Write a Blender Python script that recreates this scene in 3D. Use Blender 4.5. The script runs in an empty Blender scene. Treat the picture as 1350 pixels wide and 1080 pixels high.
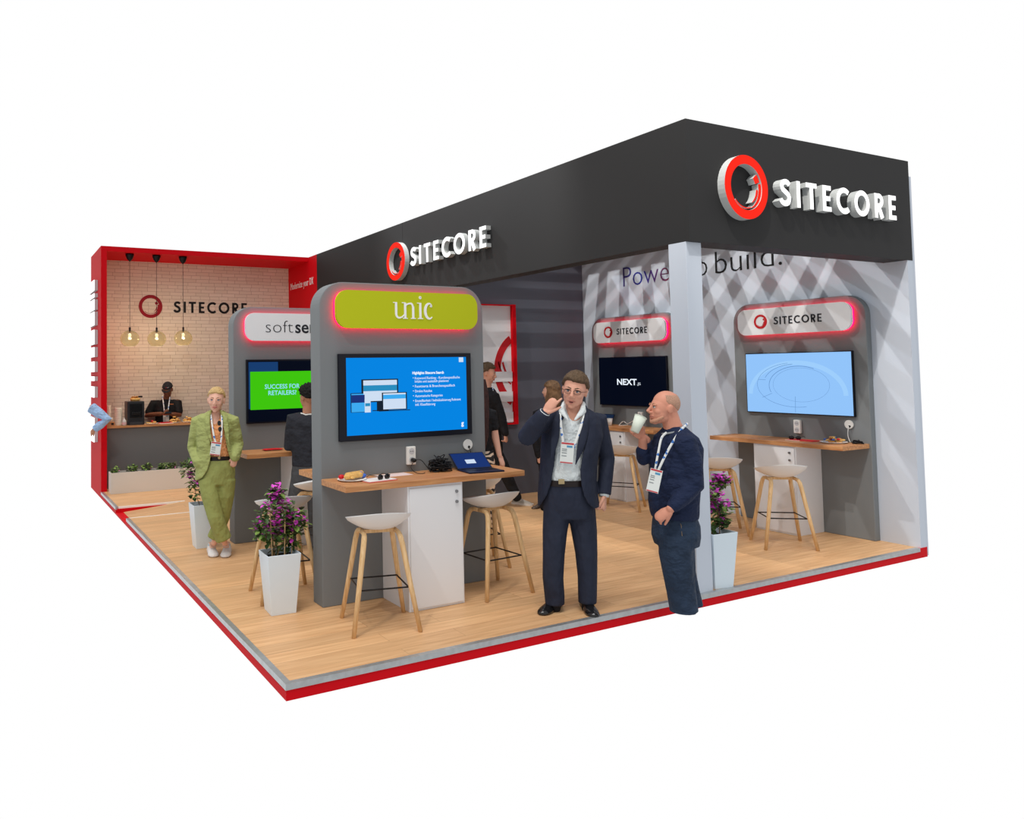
import bpy, bmesh, math, random
from math import sin, cos, pi, radians, sqrt, atan2
from mathutils import Vector, Matrix
random.seed(7)
SC = bpy.context.scene
COL = SC.collection

# ------------------------------------------------------------ materials
def lin(c):
    return tuple((x/255/12.92 if x/255 <= .04045 else ((x/255+.055)/1.055)**2.4) for x in c)
_M = {}
def mat(name, rgb, rough=.6, metal=0, spec=.3, bump=None, noise=None, emit=None, estr=1, alpha=None, trans=0, coat=0):
    """rgb in sRGB 0-255; bump=(scale,strength[,stretch]); noise=(scale,amount)"""
    if name in _M: return _M[name]
    m = bpy.data.materials.new(name); m.use_nodes = True
    nt = m.node_tree; b = nt.nodes['Principled BSDF']
    c = lin(rgb)
    b.inputs['Base Color'].default_value = (*c, 1)
    b.inputs['Roughness'].default_value = rough
    b.inputs['Metallic'].default_value = metal
    b.inputs['Specular IOR Level'].default_value = spec
    if trans: b.inputs['Transmission Weight'].default_value = trans
    if coat: b.inputs['Coat Weight'].default_value = coat
    if alpha is not None: b.inputs['Alpha'].default_value = alpha
    if emit:
        b.inputs['Emission Color'].default_value = (*lin(emit), 1)
        b.inputs['Emission Strength'].default_value = estr
    tc = None
    if bump or noise:
        tc = nt.nodes.new('ShaderNodeTexCoord')
    if noise:
        n = nt.nodes.new('ShaderNodeTexNoise'); n.inputs['Scale'].default_value = noise[0]; n.inputs['Detail'].default_value = 5
        nt.links.new(tc.outputs['Object'], n.inputs['Vector'])
        mr = nt.nodes.new('ShaderNodeMapRange'); mr.inputs['From Min'].default_value = .3; mr.inputs['From Max'].default_value = .7
        mr.inputs['To Min'].default_value = 1-noise[1]; mr.inputs['To Max'].default_value = 1+noise[1]
        nt.links.new(n.outputs['Fac'], mr.inputs['Value'])
        vm = nt.nodes.new('ShaderNodeVectorMath'); vm.operation = 'SCALE'; vm.inputs[0].default_value = c
        nt.links.new(mr.outputs['Result'], vm.inputs['Scale'])
        nt.links.new(vm.outputs['Vector'], b.inputs['Base Color'])
    if bump:
        mp = nt.nodes.new('ShaderNodeMapping'); mp.inputs['Scale'].default_value = bump[2] if len(bump) > 2 else (1, 1, 1)
        nt.links.new(tc.outputs['Object'], mp.inputs['Vector'])
        n = nt.nodes.new('ShaderNodeTexNoise'); n.inputs['Scale'].default_value = bump[0]; n.inputs['Detail'].default_value = 3
        nt.links.new(mp.outputs['Vector'], n.inputs['Vector'])
        bp = nt.nodes.new('ShaderNodeBump'); bp.inputs['Strength'].default_value = bump[1]; bp.inputs['Distance'].default_value = .02 if bump[0] > 25 else .06
        nt.links.new(n.outputs['Fac'], bp.inputs['Height']); nt.links.new(bp.outputs['Normal'], b.inputs['Normal'])
    _M[name] = m
    return m
def glow(name, rgb, s=1.0):
    """a self-lit surface: black body, emission only"""
    return mat(name, (0, 0, 0), .5, spec=.05, emit=rgb, estr=s)

def wood_mat(name, c1, c2, scale=1.0, axis='X', planks=False, rough=.45):
    m = bpy.data.materials.new(name); m.use_nodes = True; nt = m.node_tree; N = nt.nodes; L = nt.links
    b = N['Principled BSDF']; b.inputs['Roughness'].default_value = rough; b.inputs['Specular IOR Level'].default_value = .3
    tc = N.new('ShaderNodeTexCoord'); mp = N.new('ShaderNodeMapping')
    s = {'X': (.6, 9, 9), 'Y': (9, .6, 9), 'Z': (9, 9, .6)}[axis]
    mp.inputs['Scale'].default_value = tuple(v*scale for v in s)
    L.new(tc.outputs['Object'], mp.inputs['Vector'])
    n = N.new('ShaderNodeTexNoise'); n.inputs['Scale'].default_value = 4; n.inputs['Detail'].default_value = 6; n.inputs['Distortion'].default_value = .4
    cr = N.new('ShaderNodeValToRGB'); cr.color_ramp.elements[0].position = .3; cr.color_ramp.elements[1].position = .7
    cr.color_ramp.elements[0].color = (*lin(c1), 1); cr.color_ramp.elements[1].color = (*lin(c2), 1)
    L.new(n.outputs['Fac'], cr.inputs['Fac'])
    out = cr.outputs['Color']
    if planks:
        br = N.new('ShaderNodeTexBrick'); br.offset = .37; br.inputs['Scale'].default_value = 1
        br.inputs['Brick Width'].default_value = 1.38; br.inputs['Row Height'].default_value = .165
        br.inputs['Mortar Size'].default_value = .0015; br.inputs['Mortar Smooth'].default_value = .3
        br.inputs['Color1'].default_value = (.90, .89, .88, 1); br.inputs['Color2'].default_value = (1.07, 1.05, 1.03, 1)
        br.inputs['Mortar'].default_value = (.55, .5, .45, 1)
        L.new(tc.outputs['Object'], br.inputs['Vector'])
        # shift grain per plank
        ad = N.new('ShaderNodeVectorMath'); ad.operation = 'MULTIPLY_ADD'
        L.new(br.outputs['Color'], ad.inputs[0]); ad.inputs[1].default_value = (37, 11, 5); L.new(mp.outputs['Vector'], ad.inputs[2])
        L.new(ad.outputs['Vector'], n.inputs['Vector'])
        mx = N.new('ShaderNodeMix'); mx.data_type = 'RGBA'; mx.blend_type = 'MULTIPLY'; mx.inputs['Factor'].default_value = 1
        L.new(cr.outputs['Color'], mx.inputs[6]); L.new(br.outputs['Color'], mx.inputs[7])
        out = mx.outputs[2]
    else:
        L.new(mp.outputs['Vector'], n.inputs['Vector'])
    L.new(out, b.inputs['Base Color'])
    return m

def brick_mat():
    m = bpy.data.materials.new('brick_wallpaper'); m.use_nodes = True; nt = m.node_tree; N = nt.nodes; L = nt.links
    b = N['Principled BSDF']; b.inputs['Roughness'].default_value = .8; b.inputs['Specular IOR Level'].default_value = .15
    tc = N.new('ShaderNodeTexCoord'); mp = N.new('ShaderNodeMapping'); mp.inputs['Rotation'].default_value = (-pi/2, 0, 0)
    L.new(tc.outputs['Object'], mp.inputs['Vector'])
    nz = N.new('ShaderNodeTexNoise'); nz.inputs['Scale'].default_value = 2.2; nz.inputs['Detail'].default_value = 3
    L.new(mp.outputs['Vector'], nz.inputs['Vector'])
    ad = N.new('ShaderNodeVectorMath'); ad.operation = 'MULTIPLY_ADD'; ad.inputs[1].default_value = (.06, .02, 0)
    L.new(nz.outputs['Color'], ad.inputs[0]); L.new(mp.outputs['Vector'], ad.inputs[2])
    br = N.new('ShaderNodeTexBrick'); br.offset = .41; br.offset_frequency = 2; br.squash = .72; br.squash_frequency = 3
    br.inputs['Scale'].default_value = 1; br.inputs['Brick Width'].default_value = .235; br.inputs['Row Height'].default_value = .062
    br.inputs['Mortar Size'].default_value = .0028; br.inputs['Mortar Smooth'].default_value = .5
    br.inputs['Color1'].default_value = (*lin((226, 214, 196)), 1); br.inputs['Color2'].default_value = (*lin((236, 224, 208)), 1)
    br.inputs['Mortar'].default_value = (*lin((160, 138, 122)), 1)
    L.new(ad.outputs['Vector'], br.inputs['Vector'])
    L.new(br.outputs['Color'], b.inputs['Base Color'])
    bp = N.new('ShaderNodeBump'); bp.inputs['Strength'].default_value = .3; bp.inputs['Distance'].default_value = .01; bp.invert = True
    L.new(br.outputs['Fac'], bp.inputs['Height']); L.new(bp.outputs['Normal'], b.inputs['Normal'])
    return m

def grad_mat():
    """print whose ink runs blue - purple - maroon - black along the wall (world y)"""
    m = bpy.data.materials.new('gradient_ink'); m.use_nodes = True; nt = m.node_tree; N = nt.nodes; L = nt.links
    b = N['Principled BSDF']; b.inputs['Roughness'].default_value = .6
    tc = N.new('ShaderNodeTexCoord'); sp = N.new('ShaderNodeSeparateXYZ'); L.new(tc.outputs['Object'], sp.inputs['Vector'])
    mr = N.new('ShaderNodeMapRange'); mr.inputs['From Min'].default_value = 0; mr.inputs['From Max'].default_value = 1.5
    L.new(sp.outputs['X'], mr.inputs['Value'])
    cr = N.new('ShaderNodeValToRGB'); e = cr.color_ramp.elements
    e[0].position = 0; e[0].color = (*lin((52, 40, 110)), 1); e[1].position = 1; e[1].color = (*lin((14, 10, 14)), 1)
    for p, c in ((.25, (20, 35, 150)), (.42, (90, 45, 110)), (.58, (120, 30, 50)), (.8, (60, 15, 30))):
        x = e.new(p); x.color = (*lin(c), 1)
    L.new(mr.outputs['Result'], cr.inputs['Fac']); L.new(cr.outputs['Color'], b.inputs['Base Color'])
    return m

M_floor = wood_mat('oak_laminate', (204, 157, 111), (229, 187, 140), 1.0, 'X', True)
M_top = wood_mat('oak_worktop', (172, 112, 68), (216, 160, 108), 1.3, 'X')
M_topY = M_top
M_leg = wood_mat('stool_oak', (208, 168, 116), (236, 202, 154), 2.0, 'Z', rough=.5)
M_brick = brick_mat()
M_red = mat('red_paint', (212, 8, 24), .6, spec=.1, noise=(2, .03))
M_white = mat('white_wall_paint', (204, 213, 226), .7)
M_panel = mat('white_laminate', (236, 238, 242), .45)
M_black = mat('black_fascia', (45, 45, 46), .6, spec=.2, bump=(300, .05))
M_grey = mat('kiosk_grey', (124, 129, 132), .6, noise=(1.5, .03))
M_navy = mat('slate_wall', (96, 101, 113), .6)
M_counter = mat('counter_grey', (112, 112, 112), .6)
M_alu = mat('aluminium_trim', (190, 194, 196), .35, metal=.75, noise=(20, .1))
M_blk = mat('black_plastic', (18, 18, 20), .35)
M_blkm = mat('black_metal', (22, 22, 24), .4)
M_wp = mat('white_plastic', (236, 236, 232), .35)
M_steel = mat('steel', (150, 150, 152), .3, metal=1)
M_soil = mat('potting_soil', (34, 26, 22), .95, bump=(60, 1))
M_ink = mat('black_ink', (20, 20, 22), .6)
M_inkd = mat('dark_grey_ink', (36, 38, 46), .6)
M_logo = mat('red_ink', (196, 28, 36), .5)
M_logod = mat('dark_red_ink', (150, 10, 30), .5)
M_paper = mat('white_paper', (236, 232, 226), .7)

# ------------------------------------------------------------ mesh helpers
def BM(): return bmesh.new()
def box(bm, lo, hi, rz=0, mi=0):
    r = bmesh.ops.create_cube(bm, size=1)
    c = [(a+b)/2 for a, b in zip(lo, hi)]; s = [b-a for a, b in zip(lo, hi)]
    for v in r['verts']:
        v.co = Vector((v.co.x*s[0], v.co.y*s[1], v.co.z*s[2]))
        if rz: v.co.rotate(Matrix.Rotation(rz, 3, 'Z'))
        v.co += Vector(c)
    for f in {f for v in r['verts'] for f in v.link_faces}: f.material_index = mi
    return r['verts']
def frame_of(t):
    t = t.normalized(); a = Vector((0, 0, 1)) if abs(t.z) < .9 else Vector((1, 0, 0))
    x = t.cross(a).normalized(); return x, t.cross(x).normalized()
def loft(bm, rings, caps=True, mi=0, closed=True):
    """rings: lists of points, same count"""
    vs = [[bm.verts.new(p) for p in r] for r in rings]
    n = len(vs[0])
    for a, b in zip(vs, vs[1:]):
        for i in range(n if closed else n-1):
            try: f = bm.faces.new((a[i], a[(i+1) % n], b[(i+1) % n], b[i])); f.material_index = mi
            except ValueError: pass
    if caps and closed:
        for r in (vs[0][::-1], vs[-1]):
            try: f = bm.faces.new(r); f.material_index = mi
            except ValueError: pass
    return vs
def tube(bm, pts, rad, n=12, mi=0, round_ends=True, flat=None):
    """tube along pts; rad number or list; flat=(vector,k): squash by k along vector"""
    P = [Vector(p) for p in pts]; k = len(P)
    R = list(rad) if isinstance(rad, (list, tuple)) else [rad]*k
    T = []
    for i in range(k):
        t = (P[min(i+1, k-1)]-P[max(i-1, 0)])
        T.append(t.normalized() if t.length > 1e-9 else Vector((0, 0, 1)))
    x, y = frame_of(T[0]); rings = []
    def ring(c, x, y, r):
        out = []
        for j in range(n):
            o = (x*cos(2*pi*j/n)+y*sin(2*pi*j/n))*r
            if flat:
                f = Vector(flat[0]).normalized(); o -= f*(o.dot(f))*(1-flat[1])
            out.append(c+o)
        return out
    if round_ends:
        for a in (80, 50, 25): rings.append(ring(P[0]-T[0]*R[0]*sin(radians(a)), x, y, R[0]*cos(radians(a))))
    for i in range(k):
        x = (x-T[i]*x.dot(T[i])).normalized(); y = T[i].cross(x).normalized()
        rings.append(ring(P[i], x, y, R[i]))
    if round_ends:
        for a in (25, 50, 80): rings.append(ring(P[-1]+T[-1]*R[-1]*sin(radians(a)), x, y, R[-1]*cos(radians(a))))
    loft(bm, rings, mi=mi)
def smooth_path(pts, k=4):
    P = [Vector(p) for p in pts]; out = []
    for i in range(len(P)-1):
        p0 = P[max(i-1, 0)]; p1 = P[i]; p2 = P[i+1]; p3 = P[min(i+2, len(P)-1)]
        for j in range(k):
            t = j/k
            out.append(.5*((2*p1)+(p2-p0)*t+(2*p0-5*p1+4*p2-p3)*t*t+(3*p1-p0-3*p2+p3)*t**3))
    out.append(P[-1]); return out
def ell(bm, c, r, rot=None, mi=0, u=20, v=14):
    q = bmesh.ops.create_uvsphere(bm, u_segments=u, v_segments=v, radius=1)
    for w in q['verts']:
        p = Vector((w.co.x*r[0], w.co.y*r[1], w.co.z*r[2]))
        if rot is not None: p = rot @ p
        w.co = p+Vector(c)
    for f in {f for w in q['verts'] for f in w.link_faces}: f.material_index = mi; f.smooth = True
def lathe(bm, prof, n=24, c=(0, 0, 0), mi=0, caps=False):
    rings = [[Vector((c[0]+r*cos(2*pi*j/n), c[1]+r*sin(2*pi*j/n), c[2]+z)) for j in range(n)] for r, z in prof]
    loft(bm, rings, caps=caps, mi=mi)
def prism(bm, poly, y0, y1, mi=0, mside=None, mface=None):
    """poly in x,z ; extruded along y from y0 (front) to y1"""
    a = [bm.verts.new((x, y0, z)) for x, z in poly]; b = [bm.verts.new((x, y1, z)) for x, z in poly]
    n = len(poly)
    f = bm.faces.new(a); f.material_index = mi if mface is None else mface
    g = bm.faces.new(b[::-1]); g.material_index = mi if mside is None else mside
    for i in range(n):
        h = bm.faces.new((a[i], b[i], b[(i+1) % n], a[(i+1) % n])); h.material_index = mi if mside is None else mside
def rrect(x0, z0, x1, z1, r, k=8, top_only=False):
    out = []
    for cx, cz, a0 in ((x1-r, z1-r, 0), (x0+r, z1-r, 90), (x0+r, z0+r, 180), (x1-r, z0+r, 270)):
        if top_only and a0 >= 180:
            out.append((x0, z0) if a0 == 180 else (x1, z0)); continue
        for j in range(k+1):
            a = radians(a0+90*j/k); out.append((cx+r*cos(a), cz+r*sin(a)))
    return out[::-1]   # orientation handled by recalc
def stroke(bm, pts, w, y0, y1, mf=0, ms=0, closed=False):
    """ribbon of width w (number or list) along pts (x,z), extruded y0..y1"""
    P = [Vector((p[0], p[1])) for p in pts]; n = len(P); L, R = [], []
    W = w if isinstance(w, (list, tuple)) else [w]*n
    for i in range(n):
        if closed: t = P[(i+1) % n]-P[i-1]
        else: t = P[min(i+1, n-1)]-P[max(i-1, 0)]
        t.normalize(); m = Vector((-t.y, t.x))*W[i]/2
        L.append(P[i]+m); R.append(P[i]-m)
    A = [[bm.verts.new((q.x, y0, q.y)) for q in S] for S in (L, R)]
    B = [[bm.verts.new((q.x, y1, q.y)) for q in S] for S in (L, R)]
    for i in range(n if closed else n-1):
        j = (i+1) % n
        f = bm.faces.new((A[0][i], A[0][j], A[1][j], A[1][i])); f.material_index = mf
        f = bm.faces.new((B[1][i], B[1][j], B[0][j], B[0][i])); f.material_index = ms
        f = bm.faces.new((A[0][j], A[0][i], B[0][i], B[0][j])); f.material_index = ms
        f = bm.faces.new((A[1][i], A[1][j], B[1][j], B[1][i])); f.material_index = ms
    if not closed:
        for i in (0, n-1):
            f = bm.faces.new((A[0][i], A[1][i], B[1][i], B[0][i])); f.material_index = ms
def arc(cx, cz, rx, rz, a0, a1, n=24):
    return [(cx+rx*cos(radians(a0+(a1-a0)*i/n)), cz+rz*sin(radians(a0+(a1-a0)*i/n))) for i in range(n+1)]

def link(name, me, parent=None):
    o = bpy.data.objects.new(name, me); COL.objects.link(o)
    if parent: o.parent = parent
    return o
def obj(name, bm, mats, parent=None, smooth=False, bevel=0, remesh=0, lap=0, norm=True, subd=0, solid=0):
    if norm: bmesh.ops.recalc_face_normals(bm, faces=bm.faces)
    me = bpy.data.meshes.new(name); bm.to_mesh(me); bm.free()
    if not isinstance(mats, (list, tuple)): mats = [mats]
    for m in mats: me.materials.append(m)
    o = link(name, me, parent)
    if solid or remesh or lap or subd:
        def M(t, **k):
            x = o.modifiers.new(t, t)
            for a, b in k.items(): setattr(x, a, b)
        if solid: M('SOLIDIFY', thickness=solid, offset=0)
        if subd: M('SUBSURF', levels=subd, render_levels=subd)
        if remesh: M('REMESH', mode='VOXEL', voxel_size=remesh, use_smooth_shade=True)
        if lap: M('SMOOTH', factor=.5, iterations=lap)
        bpy.context.view_layer.update()
        dg = bpy.context.evaluated_depsgraph_get()
        me2 = bpy.data.meshes.new_from_object(o.evaluated_get(dg), depsgraph=dg)
        o.modifiers.clear(); o.data = me2; me2.name = name; me = me2
        bpy.data.meshes.remove(bpy.data.meshes[name]) if False else None
        if not me.materials:
            for m in mats: me.materials.append(m)
        smooth = True
    if smooth:
        me.polygons.foreach_set('use_smooth', [True]*len(me.polygons)); me.update()
    if bevel:
        b = o.modifiers.new('bevel', 'BEVEL'); b.width = bevel; b.segments = 2; b.limit_method = 'ANGLE'; b.angle_limit = radians(50)
    return o
def tag(o, label=None, cat=None, group=None, kind=None):
    if label: o['label'] = label
    if cat: o['category'] = cat
    if group: o['group'] = group
    if kind: o['kind'] = kind
    return o
def empty(name, loc, rz, label, cat, group=None):
    o = bpy.data.objects.new(name, None); COL.objects.link(o); o.empty_display_size = .1
    o.location = loc; o.rotation_euler = (0, 0, rz)
    return tag(o, label, cat, group)
def struct(name, bm, m, label=None, **k):
    o = obj(name, bm, m, **k); o['kind'] = 'structure'
    if label: o['label'] = label
    return o
def bobj(name, lo, hi, m, parent=None, **k):
    bm = BM(); box(bm, lo, hi); return obj(name, bm, m, parent, **k)
def copy_tree(o, parent=None):
    c = o.copy(); COL.objects.link(c); c.parent = parent
    for ch in list(o.children): copy_tree(ch, c)
    return c
def text_obj(name, s, size, m, parent=None, loc=(0, 0, 0), rz=0, width=None, bold=0, depth=.002, align='LEFT', spacing=1, shear=0, tilt=0):
    """printed text standing upright (x right, z up), front face toward local -y; width: fit to this width"""
    cu = bpy.data.curves.new(name, 'FONT'); cu.body = s; cu.size = size; cu.extrude = depth/2; cu.offset = bold
    cu.align_x = align; cu.space_character = spacing; cu.resolution_u = 3; cu.shear = shear
    t = bpy.data.objects.new(name, cu); COL.objects.link(t)
    bpy.context.view_layer.update(); dg = bpy.context.evaluated_depsgraph_get()
    me = bpy.data.meshes.new_from_object(t.evaluated_get(dg), depsgraph=dg)
    bpy.data.objects.remove(t); bpy.data.curves.remove(cu)
    xs = [v.co.x for v in me.vertices]; k = 1
    if width and xs: k = width/(max(xs)-min(xs))
    x0 = min(xs) if (align == 'LEFT' and xs) else 0
    for v in me.vertices: v.co = Vector(((v.co.x-x0)*k, -v.co.z, v.co.y))
    me.materials.clear(); me.materials.append(m)
    o = link(name, me, parent); o.location = loc; o.rotation_euler = (0, tilt, rz); return o

# ------------------------------------------------------------ lettering
S_PTS = [(.53, .80), (.44, .885), (.29, .905), (.15, .85), (.105, .72), (.16, .61), (.30, .53), (.43, .45), (.505, .33), (.47, .17), (.35, .10), (.22, .095), (.10, .14), (.02, .23)]
def glyph(bm, ch, x, z, h, y0, y1, t=.19, mf=0, ms=1):
    """adds a capital of height h with its left foot at x,z; returns advance"""
    def P(pts): return [(x+p[0]*h, z+p[1]*h) for p in pts]
    def rec(a, b, c, d): stroke(bm, P([((a+c)/2, b), ((a+c)/2, d)]), (c-a)*h, y0, y1, mf, ms)
    if ch == 'S': stroke(bm, P([tuple(v) for v in smooth_path([(a, b, 0) for a, b in S_PTS], 2)]), t*h, y0, y1, mf, ms); return .60*h
    if ch == 'I': rec(0, 0, t, 1); return t*h
    if ch == 'T': rec(.22, 0, .22+t, 1-t*.9); rec(0, 1-t*.9, .44+t, 1); return (.44+t)*h
    if ch == 'E':
        rec(0, 0, t, 1)
        for a, b, w in ((0, t*.9, .52), (.5-t*.45, .5+t*.45, .47), (1-t*.9, 1, .52)): rec(t, a, w, b)
        return .52*h
    if ch == 'C': stroke(bm, P(arc(.48, .5, .40, .42, 48, 312)), t*h, y0, y1, mf, ms); return .78*h
    if ch == 'O': stroke(bm, P(arc(.5, .5, .40, .42, 0, 360, 32)[:-1]), t*h, y0, y1, mf, ms, closed=True); return 1.0*h
    if ch == 'R':
        rec(0, 0, t, 1)
        stroke(bm, P([(t, 1-t/2)]+arc(.30, .705, .20, .205, 90, -90, 12)+[(t, .5)]), t*h*.95, y0, y1, mf, ms)
        stroke(bm, P([(.27, .46), (.50, 0)]), t*h*1.15, y0, y1, mf, ms); return .61*h
    return .4*h
def sitecore_word(bm_list, x, z, h, y0, y1, width, t=.19):
    """returns one bmesh per letter, scaled to the given width"""
    w = {'S': .60, 'I': t, 'T': .44+t, 'E': .52, 'C': .78, 'O': 1.0, 'R': .61}
    tot = sum(w[c] for c in 'SITECORE')*h; gap = (width-tot)/7
    cx = x
    for c in 'SITECORE':
        bm = bm_list(c); glyph(bm, c, cx, z, h, y0, y1, t); cx += w[c]*h+gap
def ring_logo(bm, cx, cz, R, y0, y1, mf=0, ms=1, fine=True):
    stroke(bm, arc(cx, cz, R*.86, R*.86, 0, 360, 48)[:-1], R*.28, y0, y1, mf, ms, closed=True)
    # crescent fragments inside the ring, lower right
    ya = y0+(y1-y0)*.12
    stroke(bm, arc(cx, cz, R*.57, R*.57, 18, 42, 8), R*.22, ya, y1, mf, ms)
    stroke(bm, arc(cx, cz, R*.66, R*.66, -70, 14, 16), [R*(.02+.12*min(1, i/9)) for i in range(17)], ya, y1, mf, ms)
    stroke(bm, arc(cx, cz, R*.52, R*.52, -60, -4, 12), [R*(.02+.07*min(1, i/8)) for i in range(13)], ya, y1, mf, ms)
    stroke(bm, arc(cx, cz, R*.645, R*.645, -140, -72, 12), R*.035, ya, y1, mf, ms)
def flat_sign(name, parent, x, z, R, h, width, gap, y, mring, mtext, t=.17):
    bm = BM(); ring_logo(bm, x+R, z, R, y-.004, y); obj('ring_logo', bm, [mring, mring], parent)
    bm = BM(); sitecore_word(lambda c: bm, x+2*R+gap, z-h/2, h, y-.004, y, width, t)
    obj('lettering', bm, [mtext, mtext], parent)
# ------------------------------------------------------------ camera (measured; 1350 x 1080 frame)
CAM_C = Vector((-1.5731, -4.2886, 1.85)); YAW, PIT, ROL = .4692, .0439, -.0160
FPX, PPX, PPY = 995.75, 489.69, 443.14
fw = Vector((sin(YAW)*cos(PIT), cos(YAW)*cos(PIT), sin(PIT))); r0 = Vector((cos(YAW), -sin(YAW), 0)); u0 = r0.cross(fw)
CR = r0*cos(ROL)+u0*sin(ROL); CU = u0*cos(ROL)-r0*sin(ROL)
cam = bpy.data.cameras.new('camera'); co = bpy.data.objects.new('camera', cam); COL.objects.link(co)
cam.sensor_width = 36; cam.lens = FPX/1350*36; cam.shift_x = (675-PPX)/1350; cam.shift_y = (PPY-540)/1350
mt = Matrix((CR, CU, -fw)).transposed().to_4x4(); mt.translation = CAM_C; co.matrix_world = mt
cam.clip_start = .05; SC.camera = co

# ------------------------------------------------------------ world and lights
WDIM = .60
w = bpy.data.worlds.new('world'); SC.world = w; w.use_nodes = True
_n = w.node_tree.nodes; _l = w.node_tree.links
_tc = _n.new('ShaderNodeTexCoord'); _d = _n.new('ShaderNodeVectorMath'); _d.operation = 'DOT_PRODUCT'; _d.inputs[1].default_value = (sin(.66), cos(.66), 0)
_mr = _n.new('ShaderNodeMapRange'); _mr.interpolation_type = 'SMOOTHSTEP'
for _k, _v in (('From Min', .10), ('From Max', .50), ('To Min', WDIM), ('To Max', 1.0)): _mr.inputs[_k].default_value = _v
_l.new(_tc.outputs['Generated'], _d.inputs[0]); _l.new(_d.outputs['Value'], _mr.inputs['Value'])
_l.new(_mr.outputs['Result'], _n['Background'].inputs['Color']); _n['Background'].inputs['Strength'].default_value = 1.0
SC.view_settings.view_transform = 'Standard'; SC.view_settings.look = 'None'
SC.view_settings.exposure = 0; SC.view_settings.gamma = 1; SC.view_settings.use_curve_mapping = False
def spot(name, loc, target, energy, ang=60, rad=.03, color=(1, 1, 1), blend=.3):
    l = bpy.data.lights.new(name, 'SPOT'); l.energy = energy; l.spot_size = radians(ang); l.shadow_soft_size = rad; l.color = color; l.spot_blend = blend
    o = bpy.data.objects.new(name, l); COL.objects.link(o); o.location = loc
    o.rotation_euler = (Vector(target)-Vector(loc)).to_track_quat('-Z', 'Y').to_euler(); return o
spot('hall_spot', (1.2, 3.6, 7.4), (6.6, 3.4, 2.2), 760, 62, .02, (1, .96, .9))
spot('hall_spot', (2.4, -1.2, 6.6), (6.6, 1.4, 2.4), 520, 62, .02, (1, .95, .88))
spot('hall_spot', (2.6, 6.4, 6.8), (6.6, 2.2, 2.6), 500, 60, .02, (.9, .95, 1))
spot('hall_spot', (-2.5, -1.5, 7.0), (2.0, 2.5, 0), 420, 80, .12, (1, .95, .88))

sn = bpy.data.lights.new('hall_light', 'SUN'); sn.energy = 1.3; sn.angle = radians(24); sn.color = (1, .99, .98)
so = bpy.data.objects.new('hall_light', sn); COL.objects.link(so); so.location = (2, 2, 9); so.rotation_euler = (Vector((.18, .22, -1))).to_track_quat('-Z', 'Y').to_euler()

# ------------------------------------------------------------ platform, walls
ZT, ZB, XF, XR, YP, YB, YG = 3.871, 2.858, 3.527, 6.645, 8.226, 9.238, 4.65
bm = BM()
box(bm, (.03, .03, -.05), (6.72, 5.80, 0)); box(bm, (.93, 5.80, -.05), (6.72, 6.70, 0)); box(bm, (.03, 6.70, -.05), (6.72, 9.33, 0))
v = [(.10, 5.80, -.07), (.93, 5.80, 0), (.93, 6.70, 0), (.10, 6.70, -.07), (.10, 5.80, -.09), (.93, 5.80, -.09), (.93, 6.70, -.09), (.10, 6.70, -.09)]
v = [bm.verts.new(p) for p in v]
for f in ((0, 1, 2, 3), (7, 6, 5, 4), (0, 4, 5, 1), (2, 6, 7, 3), (1, 5, 6, 2), (3, 7, 4, 0)): bm.faces.new([v[i] for i in f])
struct('floor', bm, M_floor, 'oak plank floor of the raised platform with a small ramp at its left edge')
bm = BM(); box(bm, (0, 0, -.096), (6.62, .03, -.033)); box(bm, (6.62, 0, -.096), (6.75, .03, 0))
struct('baseboard_front', bm, M_red, 'red front edge of the raised platform')
bm = BM(); box(bm, (0, .03, -.096), (.03, 5.80, -.033)); box(bm, (0, 6.70, -.096), (.03, YP, -.033)); box(bm, (0, 5.80, -.096), (.10, 6.70, -.072))
box(bm, (.02, 6.68, -.09), (.93, 6.715, -.02))
struct('baseboard_left', bm, M_red, 'red left edge of the raised platform with the ramp kerb')
bm = BM(); box(bm, (-.004, -.004, -.033), (6.62, .036, .004)); box(bm, (-.004, .036, -.033), (.036, 5.80, .004)); box(bm, (-.004, 6.70, -.033), (.036, YP, .004))
struct('trim_1', bm, M_alu, 'aluminium nosing along the platform edge')
M_wt = mat('white_tape', (250, 246, 238), .5)
bm = BM(); box(bm, (.036, 5.785, 0), (.95, 5.81, .004)); box(bm, (.036, 6.69, -.02), (.95, 6.725, .006))
struct('trim_2', bm, M_wt, 'white strips on both sides of the ramp')
# left red portal around the coffee bar
bm = BM(); box(bm, (0, YP, -.096), (.088, 9.53, ZT)); struct('wall_left', bm, M_red, 'red side wall of the coffee bar frame')
bm = BM(); box(bm, (.088, YB, 0), (XF, YB+.09, 3.793)); struct('wall_back', bm, M_brick, 'white brick patterned wall behind the coffee bar')
bm = BM(); box(bm, (.088, YP, 3.793), (XF, YB+.09, ZT)); struct('ceiling_1', bm, M_red, 'red top of the coffee bar frame')
bm = BM(); box(bm, (XF, 7.84, 0), (XF+.12, YB+.09, ZT)); struct('wall_inner', bm, M_red, 'red wall to the right of the coffee bar')
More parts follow.
